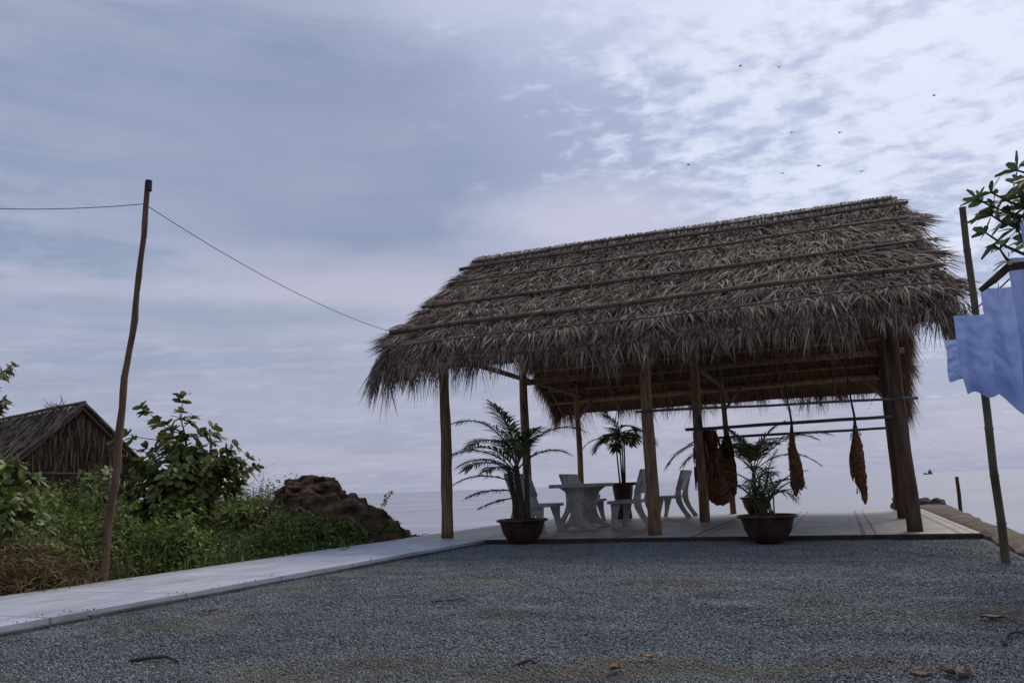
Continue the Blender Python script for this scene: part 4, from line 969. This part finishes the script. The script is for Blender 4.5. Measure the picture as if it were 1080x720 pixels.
# flock over the roof: az/el spots, 22-40 m out, well above the roof
birds = [((7.2, 7.6, 1.0), 'bird highest of the flock, above the roof middle'), ]
bp = [((781, 70), 30, 'tiny bird, upper left one of the topmost pair in the sky'), ((822, 71), 34, 'tiny bird, right one of the topmost pair in the sky'), ((985, 101), 30, 'tiny bird alone in the bright sky at upper right'),
      ((835, 140), 27, 'tiny bird, left one of the middle pair above the roof'), ((886, 140), 26, 'tiny bird, right one of the middle pair above the roof'), ((864, 175), 25, 'tiny bird low in the flock, between its two neighbours'),
      ((825, 183), 29, 'tiny bird lowest of the flock, left of its neighbours'), ((909, 181), 28, 'tiny bird low above the right end of the ridge'), ((726, 174), 32, 'faint tiny bird left of the flock over the ridge')]
for i, ((px, py), dist, lab) in enumerate(bp):
    d = (cm @ Vector(((px-540)/860, (360-py)/860, -1))); p = Vector((0, 0, CAMH))+d*dist
    b = empty('bird', p, random.uniform(0, 6)); tag(b, lab, 'bird', 'birds above the roof')
    s_ = .085
    M().tube([(-.9*s_, 0, 0), (-.4*s_, 0, .0), (.2*s_, 0, .03*s_), (.75*s_, 0, .1*s_), (1*s_, 0, .08*s_)], [.02*s_, .13*s_, .2*s_, .12*s_, .02*s_], 6).build('body', birdM, b)
    for sg in (-1, 1): M().add([(.35*s_, 0, .05*s_), (-.15*s_, 0, .05*s_), (-.1*s_, sg*.7*s_, .35*s_), (-.3*s_, sg*1.4*s_, .1*s_), (.25*s_, sg*.75*s_, .38*s_)], [(0, 1, 2, 4), (2, 3, 4)]).build('wing', birdM, b)

# litter on the gravel
def groundpt(px, py, z=-.055):
    d = cm @ Vector(((px-540)/860, (360-py)/860, -1)); k_ = (z-CAMH)/d.z; return Vector((0, 0, CAMH))+d*k_
def dry_leaf(px, py, s_, lab, rz, curl=1.0, cnt=1):
    p = groundpt(px, py); n = 8; vs = []; fs = []
    for i in range(n+1):
        a = i/n; wd_ = s_*.36*math.sin(math.pi*min(.97, a*.95+.03))**.7
        for k_ in range(5):
            b = k_/4*2-1; vs.append(((a-.5)*s_*1.3, b*wd_, .012+curl*(.16*s_*b*b+.22*s_*(a-.4)**2)+.012*mnoise.noise((a*5, b*3, px))))
    for i in range(n):
        for k_ in range(4): q = i*5+k_; fs.append((q, q+1, q+6, q+5))
    o = M().add(vs, fs).build('dry_leaf', dleafM, smooth=True); o.location = p; o.rotation_euler = (0, 0, rz); sm = o.modifiers.new('s', 'SOLIDIFY'); sm.thickness = .002
    tag(o, lab, 'leaf', 'dry leaves on the gravel')
dry_leaf(1018, 716, .08, 'pale curled dry leaf at the bottom edge, right side', .6, 1.5)
dry_leaf(1000, 713, .06, 'small pale dry leaf standing up beside the largest one at the bottom right', 1.9, 2.0)
dry_leaf(972, 717, .06, 'reddish dry leaf at the bottom edge, leftmost of that cluster', 2.6, 1.4)
dry_leaf(650, 708, .07, 'small pale dry leaf near the bottom centre', .9, 1.2)
dry_leaf(1046, 654, .085, 'reddish brown dry leaf at the right, above the crooked twig', 2.7, .8)
dry_leaf(222, 646, .08, 'tan dry leaf on the gravel in the left half', .2, .7)
dry_leaf(684, 695, .06, 'tan dry leaf lying right of the bottom centre leaf', 2.9, .5)
def stick(px0, py0, px1, py1, r_, lab, bend=.03):
    a, b = groundpt(px0, py0), groundpt(px1, py1); m2 = a.lerp(b, .5)+Vector((0, bend, .012)); q = a.lerp(b, .75)+Vector((0, bend*.3, .02))
    tag(M().tube([a, a.lerp(b, .25)+Vector((0, bend*.8, .01)), m2, q, b], [r_, r_*1.1, r_, r_*.8, r_*.5], 6, jit=.1).build('twig', stickM, smooth=True), lab, 'twig', 'twigs on the gravel')
stick(137, 697, 188, 697, .010, 'dark flat twig lying on the gravel at lower left')
stick(1060, 680, 1079, 667, .010, 'crooked pale twig at the lower right edge', .05)
stick(445, 637, 497, 634, .006, 'thin twig lying on the gravel left of centre')
stick(541, 703, 566, 700, .008, 'short dark twig near the bottom centre')
stick(1040, 650, 1072, 657, .007, 'reddish twig beside the brown dry leaf at the right', .03)
print('objects', len(bpy.data.objects))
